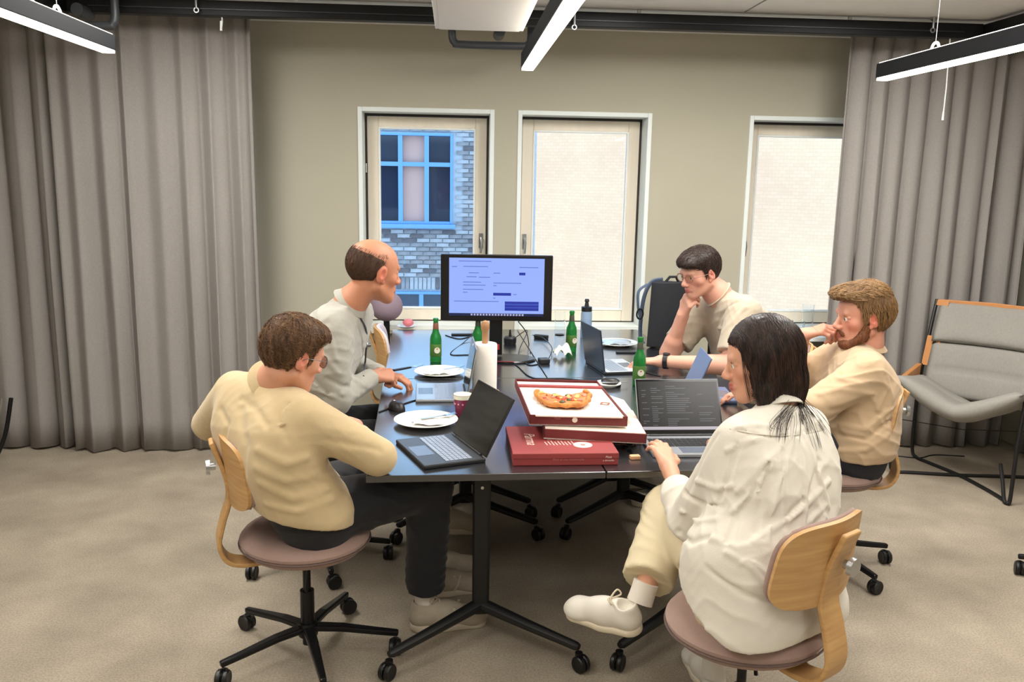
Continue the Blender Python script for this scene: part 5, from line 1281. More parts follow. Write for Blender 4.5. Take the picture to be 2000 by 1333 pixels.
def sock(t, base, a, b, r1, r2, m=m_socks):
    B_ = Vector(base); a = Vector(a)-B_; b = Vector(b)-B_
    return MB().tube([a, a.lerp(b, .33), a.lerp(b, .66), b], [r1, r1*.98, r2*.97, r2], 20).build('sock', m, t, smooth=True)
V3 = Vector
# ------------------------------------------------------------ woman in the white blouse
base = (.87, 2.30, 0)
hipc = V3((.86, 2.27, .565))
Jw = dict(hip=hipc, hiplat=(.85, .50, 0), LS=V3((.80, 2.30, .985)), RS=V3((1.075, 2.50, .965)), neck=V3((.955, 2.425, 1.065)),
          LE=at(1345, 1022, 2.47), LW=on(1306, 912, .760), RE=V3((1.12, 2.74, .76)), RW=V3((1.03, 2.93, .785)),
          LK=V3((.735, 2.74, .60)), LA=at(1256, 1160, 2.50), RK=V3((.98, 2.66, .54)), RA=V3((.875, 2.62, .10)), front=(-.55, .83, 0))
skin_w = skin_mat('skin_woman', (212, 158, 130), (178, 92, 88), (214, 128, 104))
m_blouse = mat('blouse_white', (230, 224, 210), .8, spec=.25, vary=.03, vscale=30, bump=.2, bscale=260, sheen=.15)
translucent(m_blouse, .10, (240, 234, 220))
wf = [([(1545, 850), (1500, 900), (1440, 960)], .008, 0.0121), ([(1548, 855), (1520, 950), (1500, 1060)], .008, 0.0108), ([(1560, 860), (1575, 950), (1570, 1050)], .008, 0.0121),
      ([(1570, 850), (1600, 930), (1618, 990)], .0075, 0.0135), ([(1540, 845), (1470, 860), (1420, 880)], .0075, 0.0108), ([(1530, 840), (1480, 830), (1440, 835)], .008, 0.0081),
      ([(1620, 940), (1560, 1000), (1470, 1060)], .0075, 0.0135), ([(1615, 985), (1540, 1060), (1450, 1100)], .0075, 0.0108), ([(1480, 950), (1440, 1010), (1420, 1060)], .0075, -0.0121),
      ([(1555, 845), (1600, 820)], .008, 0.0095), ([(1400, 850), (1370, 900), (1345, 960)], .0075, -0.0081), ([(1440, 870), (1425, 930), (1400, 985)], .0075, -0.0108),
      ([(1470, 1100), (1520, 1140), (1560, 1150)], .0075, 0.0095), ([(1380, 1110), (1450, 1160), (1520, 1180)], .008, -0.0081), ([(1500, 900), (1490, 980), (1475, 1040)], .0075, -0.0108),
      ([(1360, 940), (1400, 955), (1430, 950)], .008, 0.0108), ([(1335, 960), (1370, 985), (1410, 990)], .008, -0.0108), ([(1330, 1000), (1365, 1020), (1400, 1015)], .0075, 0.0121), ([(1325, 1040), (1350, 1060), (1385, 1050)], .008, -0.0108),
      ([(1440, 840), (1500, 855), (1548, 850)], .004, -0.0054), ([(1575, 848), (1615, 838)], .004, -0.0054), ([(1610, 1010), (1590, 1080), (1540, 1140)], .009, 0.0108), ([(1600, 900), (1585, 960), (1540, 1010)], .008, -0.0095), ([(1510, 900), (1475, 960), (1430, 1000)], .007, 0.0095), ([(1530, 880), (1530, 960), (1535, 1030)], .007, -0.0081), ([(1420, 1080), (1470, 1110), (1500, 1150)], .008, 0.0081), ([(1385, 1050), (1440, 1070), (1490, 1060)], .008, 0.0095)]
def w_shirt(S):
    # long blouse: drapes over the hips and the seat
    S.slab((hipc+V3((.01, -.01, .10)), nrm(Jw['hiplat']), .10, .150), (hipc+V3((.03, -.045, -.06)), nrm(Jw['hiplat']), .115, .150), .05)
    for i, f in enumerate((.62, .9)):      # billowing rolled sleeve
        c = Jw['LE'].lerp(Jw['LW'], f*.5); S.ell(c, (.062-.006*i, .062-.006*i, .058), .03)
    S.ell(Jw['LE']+V3((.012, -.01, -.01)), (.066, .07, .066), .03)
spec_w = dict(J=Jw, base=base, label='woman with long dark hair in a loose white blouse, typing with crossed legs', head=at(1486, 705, 2.47), F=(-.93, .26, -.20), up=(-.10, .05, 1), hs=1.03, fem=True, g=.93, nk=.82,
    hands=dict(L=((-.08, .84, .36), (.12, -.40, .9), [.34, .28, .30, .40]), R=((-.5, .85, -.05), (0, 0, 1), .4)), hand_s=1.02, fine=dict(L=True, R=False), farm=dict(L=.75),
    skin=skin_w, cloth=m_blouse, shirt_name='blouse', ease=.024, sleeve_r=(.072, .072, .062, .050), cuff=dict(L=.50, R=.85), folds=wf, wrinkle=.004, wdirs=[((.3,.2,.9),34,.004),((.8,-.4,.5),42,.003),((-.6,.5,.6),80,.0015)], seed=3, shirt_extra=w_shirt, shirt_long=True, res=.0048, neckcut=.0,
    hem2=(V3((0, 0, .497)), (0, 0, -1)), hem=(hipc+V3((.0, -.17, -.105)), (-.40, .34, -1)), drop=.1, trousers=mat('trousers_cream', (214, 200, 166), .85, bump=.15, bscale=300), leg_r=(.100, .098, .088), leg_cut=dict(L=.86, R=.86), fold_dummy=0,
    face=lambda t, hd, b: eyes_brows(t, hd, b, mat('brow_dark', (40, 28, 24), .6)))
t, hd, body, shirt, Sw, Dw, lvw = person(spec_w)
spec = spec_w
band('blouse_collar', Jw['neck'].lerp(hd.w(0, -.03, -.06), .12), V3(hd.w(0, -.03, -.06))-Jw['neck'], (1, 0, 0), .058, .055, .040, .004, m_blouse, t, base, flare=-.35)
yk = [Sw.march((0, 0, CAMH), ray(x, y)) for x, y in ((1425, 838), (1460, 846), (1500, 851), (1540, 852), (1575, 848), (1608, 840))]; yk = [q-V3(base) for q in yk if q is not None]
if len(yk) > 2: MB().tube(bez(yk, 4), .0016, 5).build('yoke_seam', mat('seam_cream', (200, 192, 176), .9), t, smooth=True)
m_cuffw = m_blouse
cf = Jw['LE'].lerp(Jw['LW'], .50); band('blouse_cuff', cf, Jw['LW']-Jw['LE'], (0, 0, 1), .055, .052, .055, .005, m_cuffw, t, base)
sock(t, base, Jw['LA']+V3((.012, .015, .030)), Jw['LA']+V3((-.01, -.0, -.03)), .040, .041)
sock(t, base, Jw['RA']+V3((0, 0, .06)), Jw['RA']+V3((0, -.0, -.03)), .036, .038)
he, to = at(1250, 1236, 2.47), at(1136, 1205, 2.60)
shoe(t, base, Jw['LA'], he, he+(to-he).normalized()*.265, (-.30, -.10, 1), '', m_shoew, m_solew, 1.0)
rh = on(1376, 1330, .02); shoe(t, base, Jw['RA'], V3((.885, 2.60, .0)), V3((.86, 2.85, .0)), (0, 0, 1), '', m_shoew, m_solew, 1.0)
# hair: cap, long fall behind and a lock in front of the shoulder
hm = hair_mat('hair_dark', (52, 38, 34), (24, 17, 16), .42); hm2 = hair_mat('hair_dark_strand', (74, 56, 48), (34, 25, 22), .4)
LW_ = [(-.14, -.30), (-.02, -.30), (.006, -.22), (.03, -.12), (.040, -.02), (.050, .035), (.065, .062), (.11, .075)]
def w_extra(H, hd):
    w = hd.w; q = hd.s
    H.cone(w(0, -.040, .02), w(0, -.052, -.07), .080*q, .066*q, .03); H.cone(w(0, -.052, -.07), w(0, -.068, -.150), .066*q, .030*q, .03)
    H.cone(w(-.048, -.01, .01), w(-.058, .005, -.08), .040*q, .034*q, .03); H.cone(w(-.058, .005, -.08), w(-.052, .020, -.16), .034*q, .012*q, .02)
    H.cone(w(.048, -.01, .01), w(.052, -.015, -.08), .040*q, .032*q, .03); H.cone(w(.052, -.015, -.08), w(.03, -.04, -.14), .032*q, .020*q, .02)
    H.ell(w(0, -.015, .05), (.080*q, .095*q, .082*q), .02, '+', hd.M)
Hw, oh = hair_cap('hair', t, hd, base, hm, LW_, w_extra, grow=(.008, .008, .010), groove=.0010, res=.003)
def fl_w(l):
    d = np.stack([l[:, 0]*.9, (l[:, 1]-.01)*.15-.25*(l[:, 2] > .04), -np.ones(len(l))*1.2], 1); top = (l[:, 2] > .085)[:, None]
    d = np.where(top, np.stack([np.sign(l[:, 0])*1.0, (l[:, 1])*.6-.2, -.3*np.ones(len(l))], 1), d); return d.astype(f4)
add_strands('hair_strands', oh, hd, Hw, base, hm2, lambda l: l[:, 2] > -.12, fl_w, 1500, 4, .12, steps=9, r=.0008, lift=.0012)
rs = np.random.RandomState(8); paths = []
def lock(pts, n, sp0, sp1, Y0):
    P0 = [at(x, y, Y0+dy) for x, y, dy in pts]; P0 = np.array([list(q) for q in bez(P0, 4)]); k = len(P0)
    for _ in range(n):
        o0 = rs.randn(3)*sp0; o1 = rs.randn(3)*sp1; tt = np.linspace(0, 1, k)[:, None]; wv = np.sin(tt*6+rs.rand()*6)*.003*tt
        paths.append(P0+o0*(1-tt)+o1*tt+wv)
    return
def surf(pts, n, sp0, sp1):         # lock lying on the blouse, rooted in the fall of hair
    P0 = [hd.w(random.uniform(-.03, .03), -.085, -.07), hd.w(random.uniform(-.03, .03), -.088, -.115)]
    for x, y in pts:
        q = Sw.march((0, 0, CAMH), ray(x, y)); 
        if q is not None and q.y < 2.75: P0.append(q-ray(x, y).normalized()*(.016 if len(P0) == 2 else .007))
    if len(P0) < 2: return
    P0 = np.array([list(q) for q in bez(P0, 5)]); k = len(P0); idx = np.linspace(0, k-1, 13); P1 = np.stack([np.interp(idx, np.arange(k), P0[:, c]) for c in range(3)], 1)
    for _ in range(n):
        tt = np.linspace(0, 1, 13)[:, None]; paths2.append(P1+rs.randn(3)*sp0*(1-tt)+rs.randn(3)*sp1*tt+np.sin(tt*5+rs.rand()*6)*.002)
paths2 = []
for pts, n in (([(1534, 772), (1526, 815), (1517, 860)], 14), ([(1545, 772), (1538, 820), (1532, 862)], 10), ([(1555, 772), (1566, 805), (1578, 840)], 18), ([(1562, 772), (1590, 810), (1618, 850)], 14),
               ([(1572, 775), (1596, 772), (1608, 790)], 10), ([(1528, 772), (1512, 830), (1512, 845)], 8), ([(1560, 785), (1584, 830), (1600, 880)], 8), ([(1550, 790), (1556, 830), (1552, 870)], 6)):
    surf(pts, int(n*1.2), .009, .008)
if paths2:
    V, F_ = tubes(np.array(paths2), .00055); o = np_mesh('loose_locks', V, F_, hm, t, base); o['kind'] = 'stuff'
# face-framing strands
P0 = [hd.w(-.066, .050, .045), hd.w(-.074, .052, .0), hd.w(-.072, .050, -.05), hd.w(-.062, .046, -.10)]; P0 = np.array([list(q) for q in bez(P0, 4)]); fr_ = []
for _ in range(16):
    tt = np.linspace(0, 1, 13)[:, None]; fr_.append(P0+rs.randn(3)*.003*(1-tt)+rs.randn(3)*.007*tt)
V, F_ = tubes(np.array(fr_), .0005); o = np_mesh('front_strands', V, F_, hm2, t, base); o['kind'] = 'stuff'

# ------------------------------------------------------------ man in the cream sweater, arms crossed on the table corner
base = (-.50, 2.92, 0)
hipc = V3((-.50, 2.91, .565))
Jm = dict(hip=hipc, hiplat=(.35, -.94, 0), LS=V3((-.755, 3.00, .950)), RS=V3((-.475, 2.73, .935)), neck=V3((-.585, 2.84, 1.03)),
          LE=V3((-.885, 3.13, .80)), LW=V3((-.62, 3.10, .80)), RE=at(738, 893, 2.775), RW=V3((-.365, 2.955, .845)),
          LK=V3((-.12, 3.26, .59)), LA=V3((-.10, 3.38, .13)), RK=V3((-.085, 3.04, .595)), RA=V3((-.105, 3.10, .13)), front=(.72, .69, 0))
Jm['LW'] = V3((-.52, 3.02, .82))
skin_m = skin_mat('skin_light', (214, 158, 130), (184, 104, 94), (222, 128, 106))
m_sweat = mat('sweater_cream', (204, 182, 142), .9, spec=.15, vary=.03, vscale=40, bump=.3, bscale=500, sheen=.3)
mf = [([(470, 800), (480, 870), (475, 920)], .02, -.007), ([(505, 880), (560, 905), (600, 895)], .014, .008), ([(500, 915), (560, 940), (620, 925)], .014, .007), ([(510, 945), (570, 975), (640, 955)], .013, .009),
      ([(520, 985), (580, 1000), (650, 975)], .011, .008), ([(560, 860), (545, 810), (560, 790)], .010, -.005), ([(640, 860), (690, 870), (740, 880)], .012, -.005), ([(470, 780), (500, 800), (520, 830)], .012, -.007), ([(430, 800), (445, 830), (440, 850)], .010, -.008), ([(610, 930), (650, 935), (690, 930)], .010, .008), ([(590, 780), (560, 800), (550, 830)], .01, .005)]
spec_m = dict(J=Jm, base=base, label='brown-haired man with glasses in a cream polo sweater, arms crossed', head=at(573, 694, 2.83), F=(.73, .62, -.30), up=(.18, .06, 1), hs=1.03, g=1.02,
    hands=dict(L=((.80, -.25, .10), (.1, .35, 1), [.5, .5, .6, .7]), R=((-.80, .30, .02), (.1, .3, 1), .5)), fine=dict(L=True, R=True), farm=dict(L=.2, R=.5),
    skin=skin_m, cloth=m_sweat, shirt_name='sweater', ease=.020, sleeve_r=(.074, .062, .052, .042), cuff=dict(L=.9, R=.62), folds=mf, wrinkle=.0025, seed=12, res=.0055, bulge=.06, neckcut=.1,
    hem=(hipc+V3((0, 0, .02)), (-.25, 0, -1)), shirt_long=True, trousers=mat('trousers_black', (17, 18, 24), .8, sheen=.1), leg_r=(.108, .082, .072), leg_cut=.93,
    face=lambda t, hd, b: (eyes_brows(t, hd, b, mat('brow_brown', (88, 62, 44), .6)), glasses(t, hd, b, ('silver', (110, 110, 116)), .0013)))
t, hd, body, shirt, Sm, Dm, _ = person(spec_m)
band('sweater_collar', Jm['neck'].lerp(hd.w(0, -.03, -.06), .18), V3(hd.w(0, -.03, -.06))-Jm['neck'], (1, 0, 0), .070, .066, .030, .007, m_sweat, t, base, flare=-.6)
sock(t, base, Jm['RA']+V3((0, 0, .05)), Jm['RA']+V3((0, 0, -.05)), .042, .040); sock(t, base, Jm['LA']+V3((0, 0, .05)), Jm['LA']+V3((0, 0, -.05)), .042, .040)
shoe(t, base, Jm['RA'], V3((-.155, 3.085, 0)), V3((.135, 3.12, 0)), (0, 0, 1), '', m_shoeg, m_soleg, 1.1, stripes=True)
shoe(t, base, Jm['LA'], V3((-.15, 3.36, 0)), V3((.13, 3.40, 0)), (0, 0, 1), '', m_shoeg, m_soleg, 1.1, stripes=True)
hm = hair_mat('hair_brown', (110, 80, 56), (62, 44, 32)); hm2 = hair_mat('hair_brown_strand', (146, 110, 78), (80, 56, 38), .45)
def m_extra(H, hd):
    w = hd.w; q = hd.s; H.ell(w(0, .0, .065), (.070*q, .092*q, .058*q), .03, '+', hd.M); H.ell(w(.01, .05, .080), (.055*q, .042*q, .030*q), .03, '+', hd.M)
Hm, oh = hair_cap('hair', t, hd, base, hm, HL_SHORT, m_extra, grow=(.005, .005, .008), groove=.0012)
def fl_top(l, cy=-.06):
    d = np.stack([l[:, 0]*1.0+.15, (l[:, 1]-cy)*1.0, (l[:, 2]-.13)*.9], 1); return d.astype(f4)
add_strands('hair_strands', oh, hd, Hm, base, hm2, lambda l: l[:, 2] > hairline(l[:, 1], HL_SHORT)+.004, fl_top, 1500, 3, .050, steps=6, r=.0008, lift=.005)

# ------------------------------------------------------------ balding man in the grey zip jacket
base = (-.64, 3.70, 0)
hipc = V3((-.62, 3.69, .57))
Jb = dict(hip=hipc, hiplat=(.18, -.98, 0), LS=V3((-.43, 3.86, 1.095)), RS=V3((-.51, 3.51, 1.095)), neck=V3((-.435, 3.655, 1.17)),
          LE=V3((-.50, 4.04, .84)), LW=V3((-.33, 3.98, .79)), RE=at(655, 782, 3.52), RW=on(727, 737, .835),
          LK=V3((-.20, 3.88, .60)), LA=V3((-.05, 3.92, .16)), RK=V3((-.19, 3.58, .60)), RA=V3((-.10, 3.55, .13)), front=(.95, .25, 0))
skin_b = skin_mat('skin_tanned', (196, 136, 106), (168, 92, 82), (206, 112, 90))
m_jack = mat('jacket_grey', (176, 174, 164), .75, spec=.3, vary=.06, vscale=60, bump=.25, bscale=420, sheen=.2)
bf = [([(640, 640), (655, 700), (690, 740)], .012, .008), ([(635, 700), (660, 730), (700, 745)], .010, .008), ([(640, 740), (670, 755), (715, 760)], .010, -.008), ([(650, 680), (690, 690), (700, 720)], .010, .007),
      ([(620, 640), (640, 620), (680, 600)], .012, .005), ([(600, 700), (610, 740), (640, 770)], .014, -.007), ([(610, 760), (650, 775)], .01, .007), ([(700, 640), (708, 680), (712, 720)], .008, -.008), ([(668, 770), (700, 775), (730, 765)], .009, .007), ([(590, 740), (620, 755)], .010, .006)]
def b_extra(D, hd): pass
spec_b = dict(J=Jb, base=base, label='balding man in a light grey zip jacket holding a fork, looking away', head=at(731, 531, 3.66), F=(.83, .55, -.12), up=(.05, .0, 1), hs=1.13, g=1.02, nk=1.08,
    hands=dict(L=((.9, -.2, -.1), (0, 0, 1), .6), R=((.86, .42, -.02), (-.1, -.7, .8), [1.0, 1.15, 1.25, 1.3])), fine=dict(L=True, R=True), farm=dict(L=.3, R=.25),
    skin=skin_b, cloth=m_jack, shirt_name='jacket', ease=.022, sleeve_r=(.074, .066, .054, .042), cuff=dict(L=.9, R=.90), folds=bf, wrinkle=.005, seed=21, res=.0055, bulge=.05, neckcut=.1, shirt_long=True,
    hem=(hipc+V3((0, 0, .02)), (-.15, 0, -1)), trousers=mat('trousers_black', (17, 18, 24), .8), leg_r=(.108, .082, .070), leg_cut=.9,
    face=lambda t, hd, b: eyes_brows(t, hd, b, mat('brow_brown', (88, 62, 44), .6)))
t, hd, body, shirt, Sb, Db, _ = person(spec_b)
band('jacket_collar', Jb['neck'].lerp(hd.w(0, -.03, -.06), .22), V3(hd.w(0, -.03, -.06))-Jb['neck'], (1, 0, 0), .071, .066, .046, .006, m_jack, t, base, flare=-.4, gap=.7)
band('jacket_cuff', Jb['RE'].lerp(Jb['RW'], .88), Jb['RW']-Jb['RE'], (0, 0, 1), .042, .040, .045, .005, m_jack, t, base)
m_zip = mat('zip_dark', (70, 74, 78), .5)
zp = [Sb.march((0, 0, CAMH), ray(x, y)) for x, y in ((704, 622), (716, 650), (718, 680), (713, 710), (710, 735))]; zp = [q-V3(base) for q in zp if q is not None]
if len(zp) > 2: MB().tube(bez(zp, 4), .004, 6).build('zip', m_zip, t, smooth=True)
sock(t, base, Jb['RA']+V3((0, 0, .06)), Jb['RA']+V3((0, 0, -.05)), .042, .040); sock(t, base, Jb['LA']+V3((0, 0, .06)), Jb['LA']+V3((0, 0, -.05)), .042, .040)
shoe(t, base, Jb['RA'], V3((-.15, 3.54, 0)), V3((.12, 3.57, 0)), (0, 0, 1), '', m_shoeg, m_soleg, 1.1)
shoe(t, base, Jb['LA'], V3((-.11, 3.92, .05)), V3((.15, 3.93, .03)), (.1, 0, 1), '', m_shoeg, m_soleg, 1.1)
hm = hair_mat('hair_cropped', (92, 66, 48), (58, 42, 32), .7)
def b_line(p): pass
H = SDF(); q = hd.s; H.ell(hd.w(0, -.018, .032), (.0765*q, .0965*q, .088*q), .02, '+', hd.M)
H.fn(lambda p: (hairline(hd.loc(p)[:, 1], HL_SHORT)-hd.loc(p)[:, 2])*q*.75, '&', .006)
def b_top(p):
    l = hd.loc(p); lim = np.interp(l[:, 1], [-.13, -.09, -.03, .03, .06], [.082, .084, .060, .056, .045]); return (l[:, 2]-lim-.002*np.sin(l[:, 0]*60+l[:, 1]*50))*.6
H.fn(b_top, '&', .010)
b_ = np.array(hd.O); V, F_ = mesh_sdf(H, b_-.2, b_+.2, .0028); oh = np_mesh('hair', V, F_, hm, t, base)
H2 = SDF(); H2.ell(hd.w(0, -.018, .032), (.0765*q, .0965*q, .088*q), .02, '+', hd.M)
add_strands('hair_strands', oh, hd, H2, base, mat('hair_cropped_strand', (78, 54, 38), .6), lambda l: (l[:, 2] > hairline(l[:, 1], HL_SHORT)) & (l[:, 2] < .10) & ((l[:, 2] < np.interp(l[:, 1], [-.13, -.09, -.03, .03, .06], [.09, .094, .074, .072, .055]))), lambda l: np.stack([l[:, 0]*.3, -.6*np.ones(len(l)), -np.ones(len(l))], 1).astype(f4), 1600, 5, .016, steps=4, r=.0006, lift=.002)
wt = V3(on(735, 752, .795)); fork('steel fork with a dark handle held by the balding man over the plate', at(768, 724, 3.95), at(824, 714, 4.12), 'fork', False, m_lapblack)

# ------------------------------------------------------------ dark-haired man in the grey t-shirt
base = (1.60, 4.50, 0)
hipc = V3((1.62, 4.50, .57))
Jk = dict(hip=hipc, hiplat=(-.1, .99, 0), LS=V3((1.465, 4.27, 1.055)), RS=V3((1.40, 4.63, 1.045)), neck=V3((1.375, 4.44, 1.125)),
          LE=V3((1.375, 4.17, .80)), LW=on(1292, 706, .785), RE=on(1308, 690, .785), RW=at(1333, 618, 4.46),
          LK=V3((1.20, 4.36, .60)), LA=V3((1.16, 4.36, .14)), RK=V3((1.20, 4.62, .60)), RA=V3((1.16, 4.64, .14)), front=(-.97, -.1, 0))
skin_k = skin_mat('skin_pale', (218, 164, 142), (178, 98, 92), (222, 132, 116))
m_tee = mat('tshirt_grey_beige', (188, 176, 156), .9, spec=.15, vary=.03, vscale=30, bump=.2, bscale=420, sheen=.2)
kf = [([(1395, 600), (1375, 650), (1362, 700)], .012, -.007), ([(1440, 590), (1410, 615), (1400, 640)], .010, -.008), ([(1455, 600), (1430, 630), (1410, 650)], .010, .008), ([(1400, 640), (1430, 655), (1465, 650)], .010, .007), ([(1350, 630), (1358, 670), (1352, 700)], .012, .006)]
spec_k = dict(J=Jk, base=base, label='dark-haired man in glasses and a grey-beige t-shirt, chin on his hand', head=at(1366, 533, 4.42), F=(-.86, -.40, -.26), up=(-.05, -.05, 1), hs=1.06, g=1.06, nk=1.1, wide=1.1, belly=.02,
    hands=dict(L=((-.96, .22, -.05), (0, 0, 1), [.35, .4, .4, .45]), R=((.10, -.42, .75), (-.85, -.45, .1), [1.15, 1.15, 1.1, 1.1])), fine=dict(L=True, R=True), farm=dict(L=1.05, R=1.05),
    skin=skin_k, cloth=m_tee, shirt_name='tshirt', ease=.018, sleeve_r=(.082, .076, .05, .04), short=dict(L=.78, R=.80), folds=kf, wrinkle=.004, seed=31, res=.0055, bulge=.05, neckcut=.0, shirt_long=True, arm_r=(.055, .046, .043, .028),
    hem=(hipc+V3((0, 0, .0)), (0, 0, -1)), trousers=mat('trousers_grey', (92, 92, 98), .85), leg_r=(.108, .084, .070), leg_cut=.92,
    face=lambda t, hd, b: (eyes_brows(t, hd, b, mat('brow_black', (34, 26, 24), .6)), glasses(t, hd, b, ('brown_clear', (150, 96, 84)), .0016)))
t, hd, body, shirt, Sk, Dk, _ = person(spec_k)
band('tshirt_collar', Jk['neck'].lerp(hd.w(0, -.03, -.06), .02), V3(hd.w(0, -.03, -.06))-Jk['neck'], (1, 0, 0), .070, .066, .014, .005, m_tee, t, base, flare=-.4)
wa = nrm(Jk['LW']-Jk['LE']); wt = band('watch', Jk['LE'].lerp(Jk['LW'], .93), wa, (0, 0, 1), .039, .037, .024, .004, mat('watch_black', (22, 22, 26), .4), t, base)
MB().lathe([(.001, 0), (.018, 0), (.019, .004), (.017, .008), (.001, .009)], (0, 0, 0), 20).xf(None, Jk['LE'].lerp(Jk['LW'], .93)+V3((0, 0, .036))-V3(base)).build('watch_case', mat('watch_black', (22, 22, 26), .4), wt, smooth=True)
shoe(t, base, Jk['RA'], V3((1.22, 4.64, 0)), V3((.95, 4.62, 0)), (0, 0, 1), '', m_shoew, m_solew, 1.1, laces=False); shoe(t, base, Jk['LA'], V3((1.22, 4.36, 0)), V3((.95, 4.34, 0)), (0, 0, 1), '', m_shoew, m_solew, 1.1, laces=False)
hm = hair_mat('hair_nearblack', (48, 36, 32), (24, 18, 17), .45); hm2 = mat('hair_nearblack_strand', (66, 48, 40), .4)
HL_K = [(-.13, -.060), (-.06, -.062), (-.035, -.050), (-.024, -.01), (-.010, .026), (.004, .020), (.012, -.008), (.020, -.020), (.030, -.004), (.036, .030), (.055, .040), (.075, .052), (.12, .056)]
def k_extra(H, hd):
    w = hd.w; q = hd.s; H.ell(w(0, .015, .075), (.074*q, .088*q, .048*q), .03, '+', hd.M); H.ell(w(-.01, .075, .074), (.056*q, .034*q, .024*q), .02, '+', hd.M)
Hk, oh = hair_cap('hair', t, hd, base, hm, HL_K, k_extra, grow=(.006, .006, .008))
add_strands('hair_strands', oh, hd, Hk, base, hm2, lambda l: l[:, 2] > hairline(l[:, 1], HL_K)+.004, fl_top, 1200, 6, .055, steps=6, r=.0008, lift=.004)

# ------------------------------------------------------------ bearded man in the beige shirt
base = (1.70, 3.60, 0)
hipc = V3((1.735, 3.60, .56))
Jg = dict(hip=hipc, hiplat=(-.05, 1, 0), LS=V3((1.725, 3.45, .925)), RS=V3((1.80, 3.82, .935)), neck=V3((1.80, 3.63, 1.015)),
          LE=V3((1.49, 3.40, .79)), LW=V3((1.33, 3.60, .80)), RE=at(1552, 740, 3.86), RW=at(1568, 655, 3.74),
          LK=V3((1.40, 3.50, .60)), LA=V3((1.28, 3.48, .13)), RK=V3((1.42, 3.78, .60)), RA=V3((1.28, 3.8, .13)), front=(-.98, -.05, 0))
skin_g = skin_mat('skin_rosy', (212, 152, 128), (170, 88, 80), (218, 116, 98))
m_beige = mat('shirt_beige', (196, 170, 138), .85, spec=.2, vary=.03, vscale=30, bump=.2, bscale=380, sheen=.2)
gf = [([(1600, 770), (1640, 760), (1700, 770)], .012, .006), ([(1580, 800), (1640, 800), (1720, 810)], .012, -.006), ([(1640, 830), (1690, 840), (1740, 800)], .010, .010), ([(1640, 850), (1690, 860), (1740, 820)], .010, -.008), ([(1640, 880), (1690, 880), (1735, 850)], .010, .009), ([(1600, 720), (1640, 740), (1680, 750)], .009, .006), ([(1600, 735), (1650, 750)], .008, -.006), ([(1735, 740), (1742, 780), (1735, 820)], .010, .005)]
spec_g = dict(J=Jg, base=base, label='ginger-haired bearded man in a beige shirt, hand raised to his nose', head=at(1684, 618, 3.62), F=(-.99, .02, -.10), up=(.02, 0, 1), hs=1.13, g=1.04, nk=1.1,
    hands=dict(L=((-.9, .4, -.1), (0, 0, 1), .4), R=((.70, -.45, .34), (-.45, -.25, 1), [.70, .85, .95, 1.0])), fine=dict(L=False, R=True), farm=dict(R=1.05),
    skin=skin_g, cloth=m_beige, shirt_name='shirt', ease=.022, sleeve_r=(.082, .068, .056, .046), cuff=dict(L=.9, R=.12), folds=gf, wrinkle=.004, wdirs=[((.3,.2,.9),46,.005),((.8,-.4,.5),40,.004)], seed=41, res=.0055, bulge=.03, neckcut=.1, shirt_long=True, arm_r=(.054, .044, .040, .028), belly=.02,
    hem=(hipc+V3((0, 0, -.01)), (0, 0, -1)), trousers=mat('trousers_dark', (40, 42, 50), .85), leg_r=(.108, .084, .070), leg_cut=.92,
    face=lambda t, hd, b: eyes_brows(t, hd, b, mat('brow_ginger', (150, 104, 64), .6)))
t, hd, body, shirt, Sg, Dg, _ = person(spec_g)
band('shirt_collar', Jg['neck'].lerp(hd.w(0, -.03, -.06), .15), V3(hd.w(0, -.03, -.06))-Jg['neck'], (1, 0, 0), .074, .068, .038, .005, m_beige, t, base, flare=-.5, gap=.6)
shoe(t, base, Jg['RA'], V3((1.34, 3.8, 0)), V3((1.07, 3.8, 0)), (0, 0, 1), '', mat('shoe_dark', (44, 40, 40), .6), mat('sole_dark', (30, 30, 32), .7), 1.1, laces=False); shoe(t, base, Jg['LA'], V3((1.34, 3.48, 0)), V3((1.07, 3.46, 0)), (0, 0, 1), '', mat('shoe_dark', (44, 40, 40), .6), mat('sole_dark', (30, 30, 32), .7), 1.1, laces=False)
hm = hair_mat('hair_ginger', (132, 100, 66), (84, 60, 38), .6); hm2 = mat('hair_ginger_strand', (176, 138, 92), .5, vary=.45, vscale=70)
HL_G = [(-.13, -.052), (-.06, -.060), (-.035, -.050), (-.024, -.01), (-.010, .028), (.004, .022), (.012, -.004), (.020, -.022), (.028, -.004), (.036, .036), (.050, .060), (.08, .074), (.13, .078)]
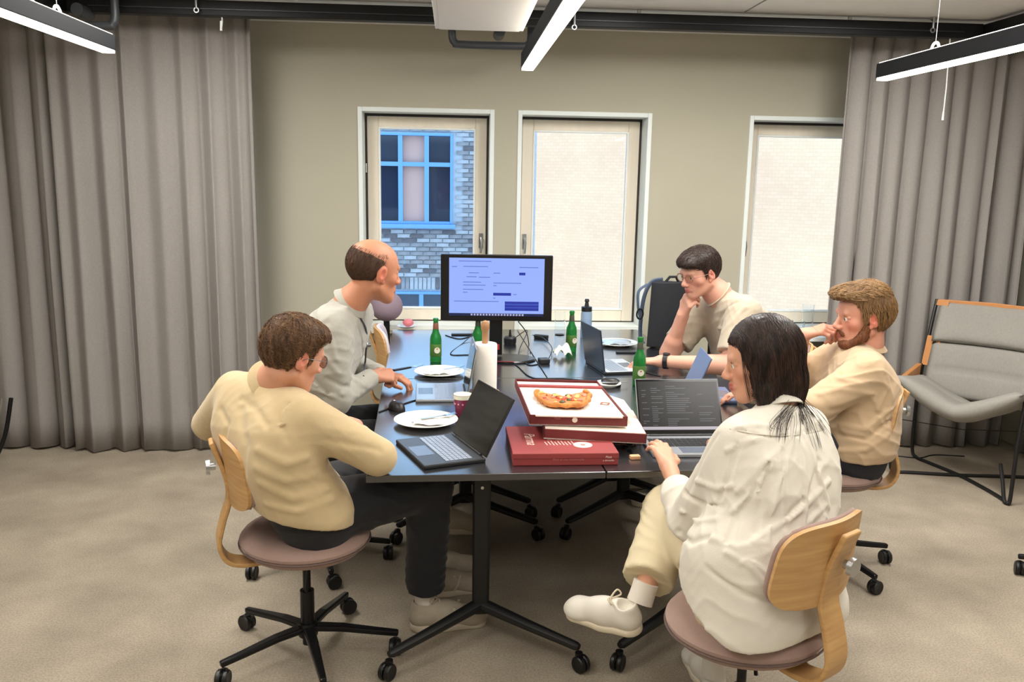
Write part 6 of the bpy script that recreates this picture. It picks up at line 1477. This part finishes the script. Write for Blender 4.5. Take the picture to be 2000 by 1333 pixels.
def g_extra(H, hd):
    w = hd.w; q = hd.s; H.ell(w(0, .01, .078), (.074*q, .098*q, .048*q), .03, '+', hd.M); H.ell(w(0, .076, .088), (.054*q, .042*q, .032*q), .02, '+', hd.M)
Hg, oh = hair_cap('hair', t, hd, base, hm, HL_G, g_extra, grow=(.008, .008, .010), groove=.0028)
def fl_g(l):
    c = np.sin(l[:, 0]*70+2*np.sin(l[:, 1]*60))*.45; return np.stack([l[:, 0]*1.2+c, np.where(l[:, 2] > .07, 1.0, -.35)+c*.3, np.where(l[:, 2] > .07, .35, -1.0)], 1).astype(f4)
add_strands('hair_strands', oh, hd, Hg, base, hm2, lambda l: l[:, 2] > hairline(l[:, 1], HL_G)+.004, fl_g, 1900, 7, .055, steps=6, r=.0009, lift=.011)
# beard
B2 = SDF(); q = hd.s; w = hd.w
for x in (-1, 1):
    B2.cone(w(x*.060, .010, -.035), w(x*.052, .022, -.068), .014*q, .018*q, .02); B2.cone(w(x*.052, .022, -.068), w(x*.024, .062, -.100), .018*q, .021*q, .02)
    B2.cone(w(x*.022, .083, -.060), w(0, .090, -.0505), .0065*q, .006*q, .008)
B2.ell(w(0, .068, -.100), (.028*q, .026*q, .024*q), .02, '+', hd.M)
B2.ell(w(0, .100, -.063), (.019*q, .016*q, .0075*q), .006, '-', hd.M)
B2.post.append(lambda p, d: d-.0012*np.sin(hd.loc(p)[:, 1]*420+np.sin(hd.loc(p)[:, 2]*160)*2)*np.sin(hd.loc(p)[:, 0]*300))
hb = hair_mat('beard_ginger', (128, 78, 48), (84, 50, 32), .6)
V, F_ = mesh_sdf(B2, np.array(hd.O)-.17, np.array(hd.O)+.14, .0028); ob = np_mesh('beard', V, F_, hb, t, base)
add_strands('beard_strands', ob, hd, B2, base, mat('beard_strand', (150, 96, 58), .5), lambda l: l[:, 1] > -.1, lambda l: np.stack([l[:, 0]*.4, .5*np.ones(len(l)), -np.ones(len(l))], 1).astype(f4), 900, 8, .016, steps=4, r=.0007, lift=.004)
